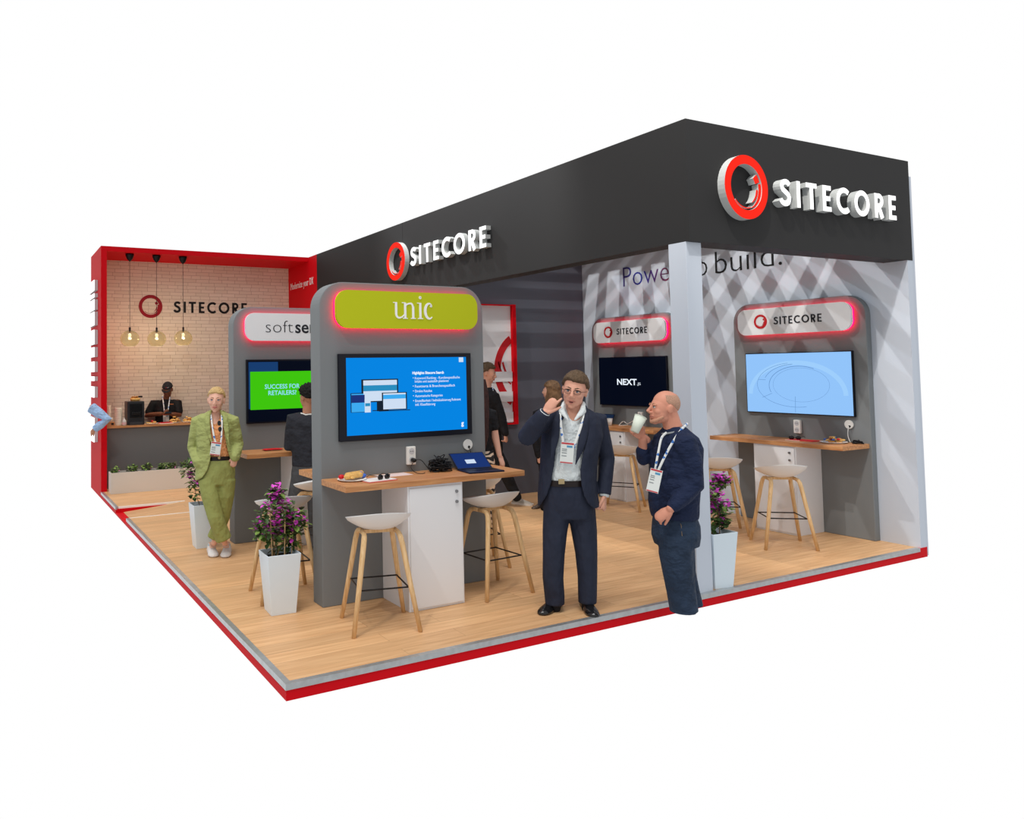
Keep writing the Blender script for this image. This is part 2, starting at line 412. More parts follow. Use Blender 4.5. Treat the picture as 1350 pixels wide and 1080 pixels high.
# black fascia, post, walls
bm = BM(); box(bm, (XF, 0, ZB), (6.735, .23, ZT)); struct('wall_front', bm, M_black, 'black header panel over the front of the booth')
bm = BM(); box(bm, (XF, .23, ZB), (XF+.2, 4.765, ZT)); box(bm, (XF, 4.77, ZB), (XF+.2, 7.84, ZT)); struct('wall_side', bm, M_black, 'black header panel over the side of the booth')
bm = BM(); box(bm, (XF, .037, 0), (XF+.18, .217, ZB)); o = obj('column', bm, M_white, bevel=.003); tag(o, 'white square column under the corner of the black header', 'column')
bm = BM(); box(bm, (XR, .002, 0), (6.735, YG, 2.858)); box(bm, (XR, .23, 2.858), (6.735, YG, ZT)); struct('wall_right', bm, M_white, 'white wall on the right side of the booth')
bm = BM(); box(bm, (6.75, .01, -.09), (6.79, .05, 3.72)); struct('trim_3', bm, M_white, 'pale strip at the outer end of the white wall')
bm = BM(); box(bm, (XF+.12, YG, 0), (6.735, YG+.1, ZT)); struct('wall_middle', bm, M_navy, 'dark slate wall at the back of the booth')
bm = BM(); box(bm, (XF, YG, 0), (XF+.12, 7.84, ZB)); struct('wall_store', bm, M_navy, 'dark slate side wall of the store room')
# lattice of beams under the open top (throws the crossing stripes on the walls)
bm = BM()
for i in range(12): box(bm, (XF+.2, .40+i*.365, 3.70), (6.05, .55+i*.365, 3.74))
box(bm, (6.05, .23, 3.70), (XR, YG, 3.74))  # unseen wide slat, added to shade the top band of the white wall
struct('ceiling_2', bm, M_black, 'open lattice of roof slats between the header panels')

# ------------------------------------------------------------ signs
M_letf = glow('lit_white_face', (255, 255, 255), 1.6)
M_lets = mat('letter_return', (196, 200, 200), .4)
M_redf = glow('lit_red_face', (255, 40, 22), 1.0)
def lit_sign(loc, rz, R, gap, h, width, dz, depth, label):
    t = empty('illuminated_sign', loc, rz, label, 'sign')
    bm = BM(); ring_logo(bm, R, 0, R, -depth, 0); obj('ring_logo', bm, [M_redf, M_lets], t)
    L = []
    def nb(c): L.append(BM()); return L[-1]
    sitecore_word(nb, 2*R+gap, dz-h/2, h, -depth, 0, width, .20)
    for b in L: obj('letter', b, [M_letf, M_lets], t)
    return t
lit_sign((3.885, -.001, 3.345), 0, .275, .165, .238, 1.755, 0, .07, 'lit red ring logo and white SITECORE letters on the front black header')
lit_sign((XF-.001, 5.12, 3.34), -pi/2, .265, .155, .245, 1.72, 0, .07, 'lit red ring logo and white SITECORE letters on the side black header')
t = empty('wall_sign', (.955, YB-.001, 3.012), 0, 'flat dark red ring and black SITECORE letters on the brick wall', 'sign')
flat_sign('x', t, -.205+.0, 0, .203, .20, 1.34, .20, 0, M_logod, M_ink, .20)
# vertical lit letters down the outside of the left wall (seen edge on)
t = empty('side_sign', (-.001, 9.45, 1.8), -pi/2, 'white letters standing off the outer face of the left red wall', 'sign')
for v0, v1 in ((368, 382), (386, 391), (394, 408), (410.5, 428.6), (434.7, 454), (458, 471), (477, 491), (497, 503), (510.5, 525), (552, 584)):
    z0, z1 = [3.369-(v-368)*.01213-1.8 for v in (v1, v0)]
    bm = BM(); box(bm, (.10, -.05, z0), (.85, 0, z1)); box(bm, (.10, -.062, z0), (.85, -.05, z1), mi=1)
    obj('letter', bm, [M_lets, M_letf], t)
# printed slogans
t = empty('wall_lettering', (XR-.003, 3.80, 2.985), -pi/2, 'large printed slogan Power to build along the top of the white wall', 'lettering')
gm = grad_mat()
for wd, x, wdt in (('Power', 0, .99), ('to', 1.14, .30), ('build.', 1.56, .90)):
    o = text_obj('word', wd, .42, gm if wd == 'Power' else M_ink, t, (x, 0, 0), 0, width=wdt, bold=-.006, depth=.003)
t = empty('wall_lettering', (XF-.003, 9.12, 3.37), -pi/2, 'small white slogan Modernize your DX on the red wall', 'lettering')
for wd, x, wdt in (('Modernize', 0, .60), ('your', .65, .24), ('DX', .95, .17)):
    o = text_obj('word', wd, .2, mat('white_ink', (245, 240, 240), .5), t, (x, 0, 0), 0, width=wdt, depth=.003, bold=.002 if wd == 'DX' else 0)
    for v in o.data.vertices: v.co.z *= .9

# ------------------------------------------------------------ poster on the slate wall
t = empty('wall_poster', (4.30, YG-.002, 1.04), 0, 'white framed graphic panel with big red ring fragment and red edge', 'poster')
bm = BM(); box(bm, (0, -.02, 0), (.93, 0, 1.70)); obj('panel', bm, M_panel, t)
bm = BM(); box(bm, (.93, -.075, -.02), (.99, 0, 1.72)); box(bm, (0, -.075, 1.70), (.93, 0, 1.715)); box(bm, (0, -.075, -.02), (.93, 0, 0)); obj('frame', bm, M_red, t)
bm = BM(); stroke(bm, [p for p in arc(1.22, .76, .545, .545, 120, 240, 40) if p[0] < .925], .11, -.026, -.02); 
stroke(bm, [p for p in arc(1.12, 1.0, .36, .46, 195, 250, 20) if p[0] < .925], .03, -.026, -.02)
stroke(bm, [p for p in arc(1.12, 1.02, .44, .52, 195, 250, 20)if p[0] < .925], .02, -.026, -.02); obj('ring_graphic', bm, M_logo, t)
for z in (.60, .31, .015):
    bm = BM(); box(bm, (.30, -.05, z), (.92, -.028, z+.145)); obj('ledge', bm, M_panel, t)

# ------------------------------------------------------------ kiosks with screens, tables, cabinets, sockets
M_led = glow('pink_led', (255, 4, 52), 10)
M_scr_navy = glow('screen_navy', (4, 9, 24)); M_scr_blue = glow('screen_blue', (0, 132, 226)); M_scr_pale = glow('screen_pale_blue', (146, 196, 250))
M_g_white = glow('pixel_white', (235, 244, 255)); M_g_black = glow('pixel_black', (22, 34, 48)); M_g_cyan = glow('pixel_cyan', (60, 170, 240)); M_g_green = glow('pixel_green', (62, 196, 12))
M_g_pale = glow('pixel_pale', (206, 222, 242)); M_g_navy = glow('pixel_navy', (28, 50, 120)); M_g_teal = glow('pixel_teal', (40, 140, 190)); M_g_txt = glow('pixel_text', (150, 225, 245))
M_g_line = glow('pixel_line', (96, 140, 196)); M_g_mid = glow('pixel_mid_blue', (22, 60, 110)); M_g_ring = glow('pixel_light_ring', (158, 206, 252))
KW, KH = 1.565, 2.555
def kiosk(loc, rz, depth, mpanel, label, group=None):
    t = empty('display_kiosk', loc, rz, label, 'kiosk', group)
    bm = BM(); prism(bm, rrect(0, 0, KW, KH, .21, 10, True), 0, depth); obj('body', bm, M_grey, t, bevel=.006)
    bm = BM(); prism(bm, rrect(.115, 2.18, .115+1.345, 2.485, .105, 10), -.075, -.045); obj('sign_panel', bm, mpanel, t)
    bm = BM(); P = rrect(.125, 2.19, .115+1.335, 2.475, .098, 8)
    tube(bm, [(x, -.024, z) for x, z in P+[P[0]]], .010, 6); obj('led_strip', bm, M_led, t)
    return t
def television(loc, rz, msc, label, mb=None):
    t = empty('television', loc, rz, label, 'television')
    bm = BM(); box(bm, (0, -.035, 0), (1.258, -.001, .698)); obj('bezel', bm, mb or mat('bezel_black', (12, 15, 28), .35), t, bevel=.004)
    return t
def screen(t, x0, z0, x1, z1, m):
    bm = BM(); box(bm, (x0, -.037, z0), (x1, -.034, z1)); return obj('screen', bm, m, t)
def rectg(par, name, m, *rs, y=-.0385):
    bm = BM()
    for (a, b, c, d) in rs: box(bm, (a, y-.0004, b), (c, y, d))
    return obj(name, bm, m, par)
def table(loc, rz, x0, x1, label, d=.455, group='oak bar tables fixed to the kiosks'):
    bm = BM(); box(bm, (x0, -d, -.045), (x1, -.001, 0)); o = obj('bar_table', bm, M_top, bevel=.002)
    o.location = (loc[0], loc[1], .995); o.rotation_euler = (0, 0, rz); return tag(o, label, 'table', group)
def cabinet(loc, rz, label, group='white cabinets under the bar tables'):
    t = empty('cabinet', loc, rz, label, 'cabinet', group)
    bm = BM(); box(bm, (.53, -.43, 0), (1.03, -.001, .948)); obj('body', bm, M_panel, t, bevel=.002)
    bm = BM(); box(bm, (.545, -.442, .02), (1.015, -.431, .93)); dd = obj('door', bm, M_panel, t, bevel=.002)
    for z in (.80, .88):
        bm = BM(); tube(bm, [(.965, -.441, z), (.965, -.455, z)], .012, 12, round_ends=False); obj('lock', bm, M_steel, dd)
    return t
def socket(loc, rz, label, group='white double wall sockets'):
    t = empty('wall_socket', loc, rz, label, 'socket', group)
    bm = BM(); box(bm, (-.04, -.035, -.075), (.04, -.001, .075)); obj('plate', bm, M_wp, t, bevel=.006)
    for z in (.036, -.036):
        bm = BM(); tube(bm, [(0, -.034, z), (0, -.037, z)], .026, 20, round_ends=False); s = obj('outlet', bm, mat('socket_grey', (200, 202, 205), .4), t)
        bm = BM()
        for x in (-.009, .009): tube(bm, [(x, -.036, z), (x, -.0385, z)], .004, 8, round_ends=False)
        obj('pin_hole', bm, M_blk, s)
    return t
def cable_port(loc, rz, label, group='round white cable ports'):
    t = empty('cable_port', loc, rz, label, 'socket', group)
    bm = BM(); tube(bm, [(0, -.001, 0), (0, -.014, 0)], .047, 28, round_ends=False); obj('disc', bm, M_wp, t, bevel=.003)
    bm = BM(); tube(bm, [(.008, -.013, -.02), (.008, -.0155, -.02)], .012, 12, round_ends=False); obj('opening', bm, M_blk, t)
    return t
KG = 'grey display kiosks with rounded tops'
K1, K2 = (.755, 1.213, 0), (.790, 3.690, 0); K3, K4 = (6.56, 4.385, 0), (6.56, 1.945, 0); H = -pi/2
M_lime = mat('lime_panel', (190, 198, 8), .5)
k1 = kiosk(K1, 0, .19, M_lime, 'large grey kiosk in front with a lime green unic sign', KG)
k2 = kiosk(K2, 0, .19, M_panel, 'grey kiosk with a white softse sign, behind the woman in green', KG)
k3 = kiosk(K3, H, .084, M_panel, 'grey kiosk on the white wall left of the column, behind the bald man', KG)
k4 = kiosk(K4, H, .084, M_panel, 'grey kiosk on the white wall right of the column, with the pale blue screen', KG)
# unic lettering (serif)
bm = BM(); u = .0255; Mw = mat('white_vinyl', (250, 250, 250), .5)
_k = [0]
def S(pts, wd):
    _k[0] += 1; e_ = _k[0]*.00012
    stroke(bm, [(.63+x*.23, 2.262+z*.27) for x, z in pts], [a*.24 for a in wd] if isinstance(wd, list) else wd*.24, -.079-e_, -.0752)
def stem(x, z0=0, z1=.5, w=.075): S([(x, z0), (x, z1)], w)
def serif(x, z, a=.1, b=.1): S([(x-a, z), (x+b, z)], .028)
stem(.10, .12, .5, .085); serif(.07, .49, .09, .05); S([(.10, .17)]+arc(.22, .15, .12, .125, 185, 275, 10)+[(.34, .05), (.45, .14)], [.085]+[.075]*6+[.06]*5+[.045, .03])
stem(.47, .0, .49, .085); serif(.44, .49, .10, .04); serif(.47, .012, .10, .10); S([(.47, .38), (.56, .45)]+arc(.68, .36, .11, .115, 110, 5, 8), [.03, .045]+[.055]*3+[.07]*6); stem(.80, 0, .38, .085); serif(.80, .012, .10, .10)
stem(1.10, .0, .5, .085); serif(1.07, .49, .10, .04); serif(1.10, .012, .11, .11)
S(arc(1.48, .25, .175, .235, 60, 310, 22), [.03+.07*sin(pi*i/22) for i in range(23)])
S(arc(1.555, .41, .02, .02, 0, 360, 10)[:-1]+[(1.575, .41)], .05); S(arc(1.10, .66, .022, .022, 0, 360, 10), .06)
obj('lettering', bm, Mw, k1)
text_obj('lettering', 'soft', .2, M_inkd, k2, (.345, -.0755, 2.27), width=.32, bold=-.004, depth=.003)
text_obj('lettering', 'serve', .2, M_inkd, k2, (.690, -.0755, 2.27), width=.42, bold=.003, depth=.003)
for k in (k3, k4): flat_sign('s', k, .335, 2.333, .083, .088, .56, .085, -.0755, M_logo, M_inkd, .17)
tv1 = television((K1[0]+.150, K1[1], 1.278), 0, None, 'television on the lime sign kiosk showing a blue slide with device pictures')
tv2 = television((K2[0]+.135, K2[1], 1.278), 0, None, 'television showing a green SUCCESS FOR RETAILERS slide')
tv3 = television((K3[0], K3[1]-.165, 1.270), H, None, 'dark television showing NEXT.JS behind the bald man')
tv4 = television((K4[0], K4[1]-.170, 1.268), H, None, 'television with a pale blue screen of curved outlines')
s1 = screen(tv1, .062, .045, 1.205, .665, M_scr_blue)
def R(a, b, c, d, Wp=1143., Hp=620.):   # slide fractions measured on the screen
    return (.062+a*1.143, .045+b*.62, .062+c*1.143, .045+d*.62)
rectg(s1, 'monitor_picture', M_g_black, R(.115, .42, .41, .72), R(.235, .30, .29, .42), R(.20, .305, .33, .315))
rectg(s1, 'monitor_page', M_g_pale, R(.13, .435, .40, .705), y=-.0390); rectg(s1, 'page_banner', M_g_teal, R(.13, .565, .40, .64), y=-.0395)
rectg(s1, 'tablet_picture', M_g_black, R(.03, .295, .145, .545)); rectg(s1, 'tablet_page', M_g_cyan, R(.036, .30, .139, .535), y=-.0390); rectg(s1, 'tablet_banner', M_g_navy, R(.036, .42, .139, .52), y=-.0395)
rectg(s1, 'phone_picture', M_g_pale, R(.138, .29, .185, .46), y=-.0400); rectg(s1, 'phone_banner', M_g_teal, R(.142, .37, .181, .41), y=-.0405)
rectg(s1, 'laptop_picture', M_g_black, R(.275, .31, .48, .54), R(.25, .295, .505, .305), y=-.0410); rectg(s1, 'laptop_page', M_g_pale, R(.285, .32, .47, .53), y=-.0415); rectg(s1, 'laptop_banner', M_g_cyan, R(.285, .455, .47, .51), y=-.0420)
rectg(s1, 'slide_badge', M_g_pale, R(.935, .93, .975, .995)); 
for s_, z, w_, b_ in (('Highlights Sitecore Search', .775, .27, .0012), ('Keyword Ranking - Kundenspezifische', .705, .39, 0), ('Inhalte und zusätzlich platzieren', .66, .29, 0), ('Facettierte & Branchenspezifisch', .595, .345, 0), ('Direkte Resultat', .53, .145, 0), ('Automatische Kategorien', .465, .235, 0), ('Einstellbarkeit / Individualisierung Relevanz', .40, .395, 0), ('inkl. Klassifizierung', .35, .17, 0)):
    x = .53 if w_ == .27 else .55
    text_obj('slide_text', s_, .03, M_g_white, s1, (.062+x*1.143, -.0385, .045+z*.62), width=w_*1.143, bold=b_, depth=.0006)
for z in (.705, .595, .53, .465, .40): rectg(s1, 'bullet', M_g_white, R(.533, z+.015, .539, z+.025))
text_obj('slide_mark', 'g', .055, M_g_white, s1, (.062+.945*1.143, -.0385, .045+.055*.62), width=.026, bold=.002, depth=.0006)
s2 = screen(tv2, .018, .02, 1.24, .68, M_scr_navy)
rectg(s2, 'sky_area', M_g_mid, (.022, .16, .36, .67)); rectg(s2, 'green_slide', M_g_green, (.040, .15, 1.19, .565), y=-.039)
text_obj('slide_text', 'SUCCESS FOR', .07, M_g_txt, s2, (.205, -.0395, .375), width=.41, bold=.001, depth=.0006)
text_obj('slide_text', 'RETAILERS?', .07, M_g_txt, s2, (.245, -.0395, .305), width=.33, bold=.001, depth=.0006)
s3 = screen(tv3, .012, .012, 1.246, .686, M_scr_navy)
text_obj('slide_text', 'NEXT', .12, M_g_white, s3, (.36, -.0375, .30), width=.37, bold=.003, depth=.0006)
text_obj('slide_text', '.JS', .05, M_g_white, s3, (.735, -.0375, .30), width=.065, depth=.0006)
s4 = screen(tv4, .010, .010, 1.248, .688, M_scr_pale)
bm = BM(); stroke(bm, [p for p in arc(.62, .22, .56, .36, 0, 180, 40)], .05, -.0384, -.038); obj('pale_ring', bm, M_g_ring, s4)
bm = BM(); stroke(bm, arc(.62, .33, .47, .25, 100, 285, 40), .004, -.0388, -.0384); stroke(bm, arc(.66, .32, .36, .22, 60, 200, 30), .006, -.0388, -.0384)
stroke(bm, arc(.68, .33, .33, .19, 0, 360, 40), .0025, -.0388, -.0384); stroke(bm, arc(.63, .33, .40, .235, 95, 160, 20), .005, -.0388, -.0384)
for a, b in (((.165, .39), (.26, .385)), ((.21, .18), (.335, .23)), ((.61, .02), (.615, .20))): stroke(bm, [a, b], .004, -.0388, -.0384)
obj('outline', bm, M_g_line, s4)
table(K1, 0, 0, 1.63, 'oak bar table on the front of the lime sign kiosk, with laptop and cables')
table((K1[0]+KW, K1[1]+.19, 0), pi, -.03, 1.50, 'oak bar table on the rear side of the lime sign kiosk')
table(K2, 0, 0, 1.60, 'oak bar table beside the woman in green')
table(K3, H, -.06, 1.55, 'oak bar table behind the bald man')
table(K4, H, -.03, 1.545, 'oak bar table under the pale blue television')
cabinet(K1, 0, 'white cabinet under the table of the lime sign kiosk'); cabinet(K2, 0, 'white cabinet under the table by the seated stool near the dark dressed man')
cabinet((K1[0]+KW, K1[1]+.19, 0), pi, 'white cabinet under the table on the rear side of the front kiosk')
cabinet(K3, H, 'white cabinet behind the bald man'); cabinet(K4, H, 'white cabinet under the pale blue television')
socket((K1[0]+.80, K1[1], 1.13), 0, 'white double socket under the blue slide television, black plug in it')
socket((K4[0], K4[1]-.785, 1.13), H, 'white double socket under the pale blue television')
socket((K3[0], K3[1]-.93, 1.12), H, 'white socket beside the paper cup held by the bald man')
cable_port((K1[0]+1.375, K1[1], 1.185), 0, 'round white cable port above the open laptop'); cable_port((K4[0], K4[1]-1.35, 1.185), H, 'round white cable port right of the socket by the pale blue television')
# ------------------------------------------------------------ bar stools
M_shell = mat('stool_shell', (236, 236, 236), .4)
def make_stool(label, loc, rz):
    t = empty('bar_stool', loc, rz, label, 'bar stool', 'white shell bar stools with oak legs')
    n = 40; rings = []
    def rim(a):
        ca, sa = cos(a), sin(a); k = (abs(ca)**2.5+abs(sa)**2.5)**(-1/2.5)
        return .238*ca*k, .205*sa*k
    def H(a, s):
        back = (.5-.5*sin(a))**1.3
        return .695+(.045+.085*back)*max(0, (s-.30)/.70)**1.7
    bm = BM()
    for s in (.02, .3, .5, .65, .78, .88, .95, 1.0):
        rings.append([Vector((rim(2*pi*j/n)[0]*s, rim(2*pi*j/n)[1]*s, H(2*pi*j/n, s)+.012)) for j in range(n)])
    for s in (1.0, .95, .85, .7, .5, .25, .02):
        rings.append([Vector((rim(2*pi*j/n)[0]*(s*.98), rim(2*pi*j/n)[1]*(s*.98), H(2*pi*j/n, min(1, s*1.0))-(.004 if s < 1 else -.004))) for j in range(n)])
    loft(bm, rings); obj('seat', bm, M_shell, t, smooth=True)
    for sx in (-1, 1):
        for sy in (-1, 1):
            bm = BM()
            P = [(sx*.240, sy*.222, .0), (sx*.19, sy*.178, .30), (sx*.142, sy*.135, .60), (sx*.134, sy*.122, .645), (sx*.128, sy*.10, .668), (sx*.125, sy*.06, .676), (sx*.125, 0, .676)]
            tube(bm, P, [.0165, .0190, .0205, .0205, .0190, .017, .017], 8, round_ends=False); obj('leg', bm, M_leg, t, smooth=True)
    bm = BM(); box(bm, (-.125, -.02, .665), (.125, .02, .690)); obj('cross_rail', bm, M_leg, t)
    q = [(-.175, -.163, .30), (.175, -.163, .30), (.175, .163, .30), (-.175, .163, .30)]
    bm = BM()
    for i in range(4): tube(bm, [q[i], q[(i+1) % 4]], .006, 8)
    obj('footrest', bm, M_blkm, t); return t
def dup_thing(src, loc, rz, label):
    c = copy_tree(src); c.location = loc; c.rotation_euler = (0, 0, rz); c['label'] = label; return c
st = make_stool('white shell bar stool nearest the camera, in front of the big white cabinet', (.966, .658, 0), -.24)
for loc, rz, lb in (((2.165, .935, 0), .06, 'white shell bar stool right of the big cabinet, at the laptop end of the table'),
                    ((.62, 1.70, 0), -.1, 'white shell bar stool directly behind the potted bougainvillea in front'),
                    ((1.27, 2.52, 0), .5, 'white shell bar stool behind the front kiosk, next to the dark dressed man'),
                    ((2.56, 1.72, 0), -.3, 'white shell bar stool half hidden behind the right edge of the front kiosk'),
                    ((5.77, 3.06, 0), -.96, 'white shell bar stool between the man in the suit and the bald man'),
                    ((5.62, .745, 0), -.63, 'white shell bar stool in front of the pale blue television kiosk'),
                    ((5.64, 1.49, 0), -.72, 'white shell bar stool behind the flower pot right of the column')):
    dup_thing(st, loc, rz, lb)

# ------------------------------------------------------------ planters
M_pot = mat('pot_white', (226, 240, 250), .35); M_leafd = mat('leaf_green', (66, 92, 48), .5, noise=(9, .35)); M_leafl = mat('leaf_light', (120, 150, 70), .5, noise=(9, .25))
M_flow = mat('bougainvillea_magenta', (228, 84, 212), .5, noise=(12, .22)); M_stem = mat('stem_brown', (150, 122, 82), .7)
def leaf(bm, p, size, rng, mi=0, droop=.0):
    a = rng.uniform(0, 2*pi); e = rng.uniform(-.7, .7)-droop
    d = Vector((cos(a)*cos(e), sin(a)*cos(e), sin(e))); s = d.cross(Vector((0, 0, 1))).normalized(); u = s.cross(d)
    L = size; W = size*.38
    q = [p, p+d*L*.35+s*W+u*W*.35, p+d*L*.75+s*W*.7+u*W*.2, p+d*L, p+d*L*.75-s*W*.7+u*W*.2, p+d*L*.35-s*W+u*W*.35]
    c = p+d*L*.5
    vs = [bm.verts.new(x) for x in q]; vc = bm.verts.new(c)
    for i in range(6):
        f = bm.faces.new((vs[i], vs[(i+1) % 6], vc)); f.material_index = mi
def flower_pot(loc, rz, blobs, label, seed, nleaf, flowers, sticks=True, ph=.455):
    rng = random.Random(seed)
    t = empty('flower_pot', loc, rz, label, 'potted plant', 'bougainvilleas in tall white square pots')
    bm = BM()
    def sq(h, z): return [Vector((-h, -h, z)), Vector((h, -h, z)), Vector((h, h, z)), Vector((-h, h, z))]
    loft(bm, [sq(.098, 0), sq(.132, ph), sq(.124, ph), sq(.118, ph-.05)]); obj('pot', bm, M_pot, t, bevel=.003)
    bm = BM(); loft(bm, [sq(.05, ph-.06), sq(.1175, ph-.045)]); obj('soil', bm, M_soil, t)
    bm = BM()
    for i in range(7):
        a = rng.uniform(0, 2*pi); b = blobs[i % len(blobs)]
        tube(bm, smooth_path([(.05*cos(a), .05*sin(a), ph-.05), (.06*cos(a)+b[0]*.4, .06*sin(a)+b[1]*.4, (ph+b[2])/2), (b[0], b[1], b[2])], 3), .004, 6)
    obj('stems', bm, M_stem, t)
    if sticks:
        bm = BM()
        for x, y in ((-.07, -.04), (.02, -.06), (.085, -.03), (0, .07)): tube(bm, [(x, y, ph-.05), (x*1.25, y*1.2, ph+.33)], .004, 6)
        tube(bm, [(-.085, -.05, ph+.20), (.10, -.045, ph+.20)], .003, 6); obj('trellis', bm, M_leg, t)
    bm = BM()
    def inblob():
        b = rng.choice(blobs)
        while 1:
            v = Vector([rng.uniform(-1, 1) for _ in range(3)])
            if v.length < 1: break
        v = v.normalized()*v.length**.6
        return Vector((b[0]+v.x*b[3], b[1]+v.y*b[3], b[2]+v.z*b[4]))
    for i in range(nleaf): leaf(bm, inblob(), rng.uniform(.036, .066), rng, 0 if rng.random() < .68 else 1, .2)
    o = obj('foliage', bm, [M_leafd, M_leafl], t, norm=False)
    bm = BM()
    for i in range(flowers[0]):
        p = inblob()
        if p.z < flowers[1] and rng.random() < .85: continue
        for k in range(rng.randint(3, 6)):
            q = p+Vector([rng.gauss(0, .014) for _ in range(3)]); leaf(bm, q, rng.uniform(.032, .050), rng, 0, -.2)
    obj('blossoms', bm, M_flow, t, norm=False); return t
flower_pot((.442, 1.315, 0), -.06, [(-.08, 0, .70, .13, .12), (.09, .0, .72, .12, .13), (.0, 0, .78, .13, .10), (-.11, 0, .62, .09, .08), (.10, .02, .56, .08, .10), (0, 0, .55, .11, .09), (-.02, 0, .90, .06, .05), (.12, 0, .66, .10, .08)],
           'magenta bougainvillea in a white pot in front, beside the front kiosk', 3, 620, (105, .60))
flower_pot((.475, 3.77, 0), -.03, [(-.10, -.03, .62, .08, .12), (-.08, 0, .74, .09, .12), (-.16, 0, .80, .07, .07), (-.09, 0, .92, .08, .08), (.03, 0, .60, .08, .10), (.02, 0, .8, .1, .1)],
           'sparse bougainvillea in a white pot behind the woman in green', 5, 240, (26, .55), False)
flower_pot((3.852, .135, 0), -.1, [(-.04, 0, .60, .11, .10), (.0, 0, .74, .12, .10), (-.06, 0, .80, .11, .07), (-.05, 0, .52, .10, .06), (.10, 0, .86, .06, .05), (.11, 0, .62, .07, .05), (.12, 0, .52, .05, .05)],
           'magenta bougainvillea in a white pot right of the white column', 11, 420, (85, .62), False)
t = empty('planter_box', (.105, 7.924, 0), 0, 'long low cream planter box on the floor in front of the coffee counter', 'planter')
M_plant = mat('planter_cream', (226, 218, 208), .5)
bm = BM(); box(bm, (0, 0, 0), (1.95, .012, .32)); box(bm, (0, .238, 0), (1.95, .25, .32)); box(bm, (0, .012, 0), (.012, .238, .32)); box(bm, (1.938, .012, 0), (1.95, .238, .32)); box(bm, (.012, .012, 0), (1.938, .238, .02))
obj('box', bm, M_plant, t)
bm = BM(); box(bm, (.012, .012, .02), (1.938, .238, .27)); obj('soil', bm, M_soil, t)
for i, (x, s, lb) in enumerate(((.08, .8, 'small leafy plant at the left end of the planter box, with a pink bloom'), (.33, 1, 'second small plant from the left in the planter box'), (.56, 1.05, 'third small plant from the left in the planter box'),
                            (.80, 1.05, 'bushy small plant in the middle of the planter box'), (.95, .95, 'small plant with a pink bloom right of the middle of the planter box'), (1.17, 1, 'small plant second from the right in the visible planter box'), (1.36, .9, 'small plant beside the elbow of the woman in green, in the planter box'))):
    rng = random.Random(40+i); bm = BM(); X = x
    for k in range(int(110*s)):
        r = .085*s*sqrt(rng.random()); a = rng.uniform(0, 2*pi); leaf(bm, Vector((X+r*cos(a), .125+r*sin(a), .271+rng.uniform(0, .17*s)*(1-r*4))), .045, rng, 0 if rng.random() < .5 else 1)
    pl = obj('bedding_plant', bm, [M_leafd, M_leafl], t, norm=False)
    if i in (0, 2, 4):
        bm = BM(); p = Vector((X+.045, .06, .34))
        for k in range(5): leaf(bm, p, .026, rng)
        obj('blossom', bm, mat('pink_petal', (226, 120, 180), .5), pl, norm=False)

# ------------------------------------------------------------ coffee bar
t = empty('coffee_counter', (.095, 8.50, 0), 0, 'dark grey coffee counter behind the planter box', 'counter')
bm = BM(); box(bm, (0, .02, 0), (3.2, .31, .965)); obj('body', bm, M_counter, t)
o = bobj('worktop', (.095, 8.48, .966), (3.32, 8.84, 1.0), M_top); tag(o, 'long oak worktop on the dark grey coffee counter', 'worktop')
M_cup = mat('paper_cup_white', (236, 226, 208), .6)
def paper_cup(name, loc, r0_, r1_, h, label, cat='cup', m=None, group=None):
    t = empty(name, loc, 0, label, cat, group); bm = BM()
    lathe(bm, [(0, 0), (r0_, 0), (r1_, h), (r1_-.002, h), (r0_-.002, .004), (0, .004)], 24); obj('wall', bm, m or M_cup, t, smooth=True)
    bm = BM(); tube(bm, [(r1_*cos(a*pi/12), r1_*sin(a*pi/12), h) for a in range(25)], .0022, 6, round_ends=False); obj('rim', bm, m or M_cup, t); return t
def cup_stack(loc, r, h, label):
    t = empty('cup_stack', loc, 0, label, 'cups'); bm = BM(); prof = [(0, 0), (r*.92, 0)]; k = int(h/.02)
    for i in range(k): prof += [(r*.95, h*i/k+.002), (r*1.03, h*(i+.5)/k), (r*1.03, h*(i+.62)/k), (r*.96, h*(i+.68)/k)]
    prof += [(r, h), (0, h)]
    lathe(bm, prof, 24, caps=False); obj('stacked_cups', bm, M_cup, t, smooth=True)
cup_stack((.315, 8.60, 1.0), .062, .285, 'tall thick stack of cream paper cups beside the coffee machine')
cup_stack((.17, 8.66, 1.0), .040, .33, 'thinner stack of cream cups against the red frame on the counter')
t = empty('wooden_box', (.185, 8.57, 1.0), 0, 'small wooden tray box with a cup on it by the red frame', 'box')
bm = BM(); box(bm, (-.07, -.06, 0), (.06, .03, .07)); obj('box', bm, M_top, t, bevel=.003); bm = BM(); box(bm, (.005, -.064, .02), (.045, -.058, .05)); obj('slot', bm, M_blk, t)
paper_cup('paper_cup', (.185, 8.56, 1.0705), .028, .042, .07, 'white paper cup standing on the small wooden box')
t = empty('glass_jar', (.392, 8.515, 1.0), 0, 'small glass jar with a red and white label on the counter', 'jar')
bm = BM(); lathe(bm, [(0, 0), (.034, 0), (.036, .06), (.03, .085), (.012, .105), (.012, .125), (0, .125)], 20); obj('glass', bm, mat('jar_glass', (205, 205, 200), .1, spec=.6), t, smooth=True)
bm = BM(); lathe(bm, [(.0375, .015), (.0378, .055)], 20); obj('label', bm, mat('jar_label', (220, 180, 180), .6), t)
t = empty('coffee_machine', (.445, 8.52, 1.0), 0, 'black box shaped coffee machine on the coffee counter', 'coffee machine')
bm = BM(); box(bm, (0, 0, .0), (.27, .30, .385)); obj('housing', bm, mat('machine_black', (42, 44, 48), .3), t, bevel=.01)
bm = BM(); box(bm, (.035, -.006, .12), (.235, 0, .35)); obj('display_panel', bm, mat('machine_gloss', (14, 16, 20), .1, spec=.6), t, bevel=.003)
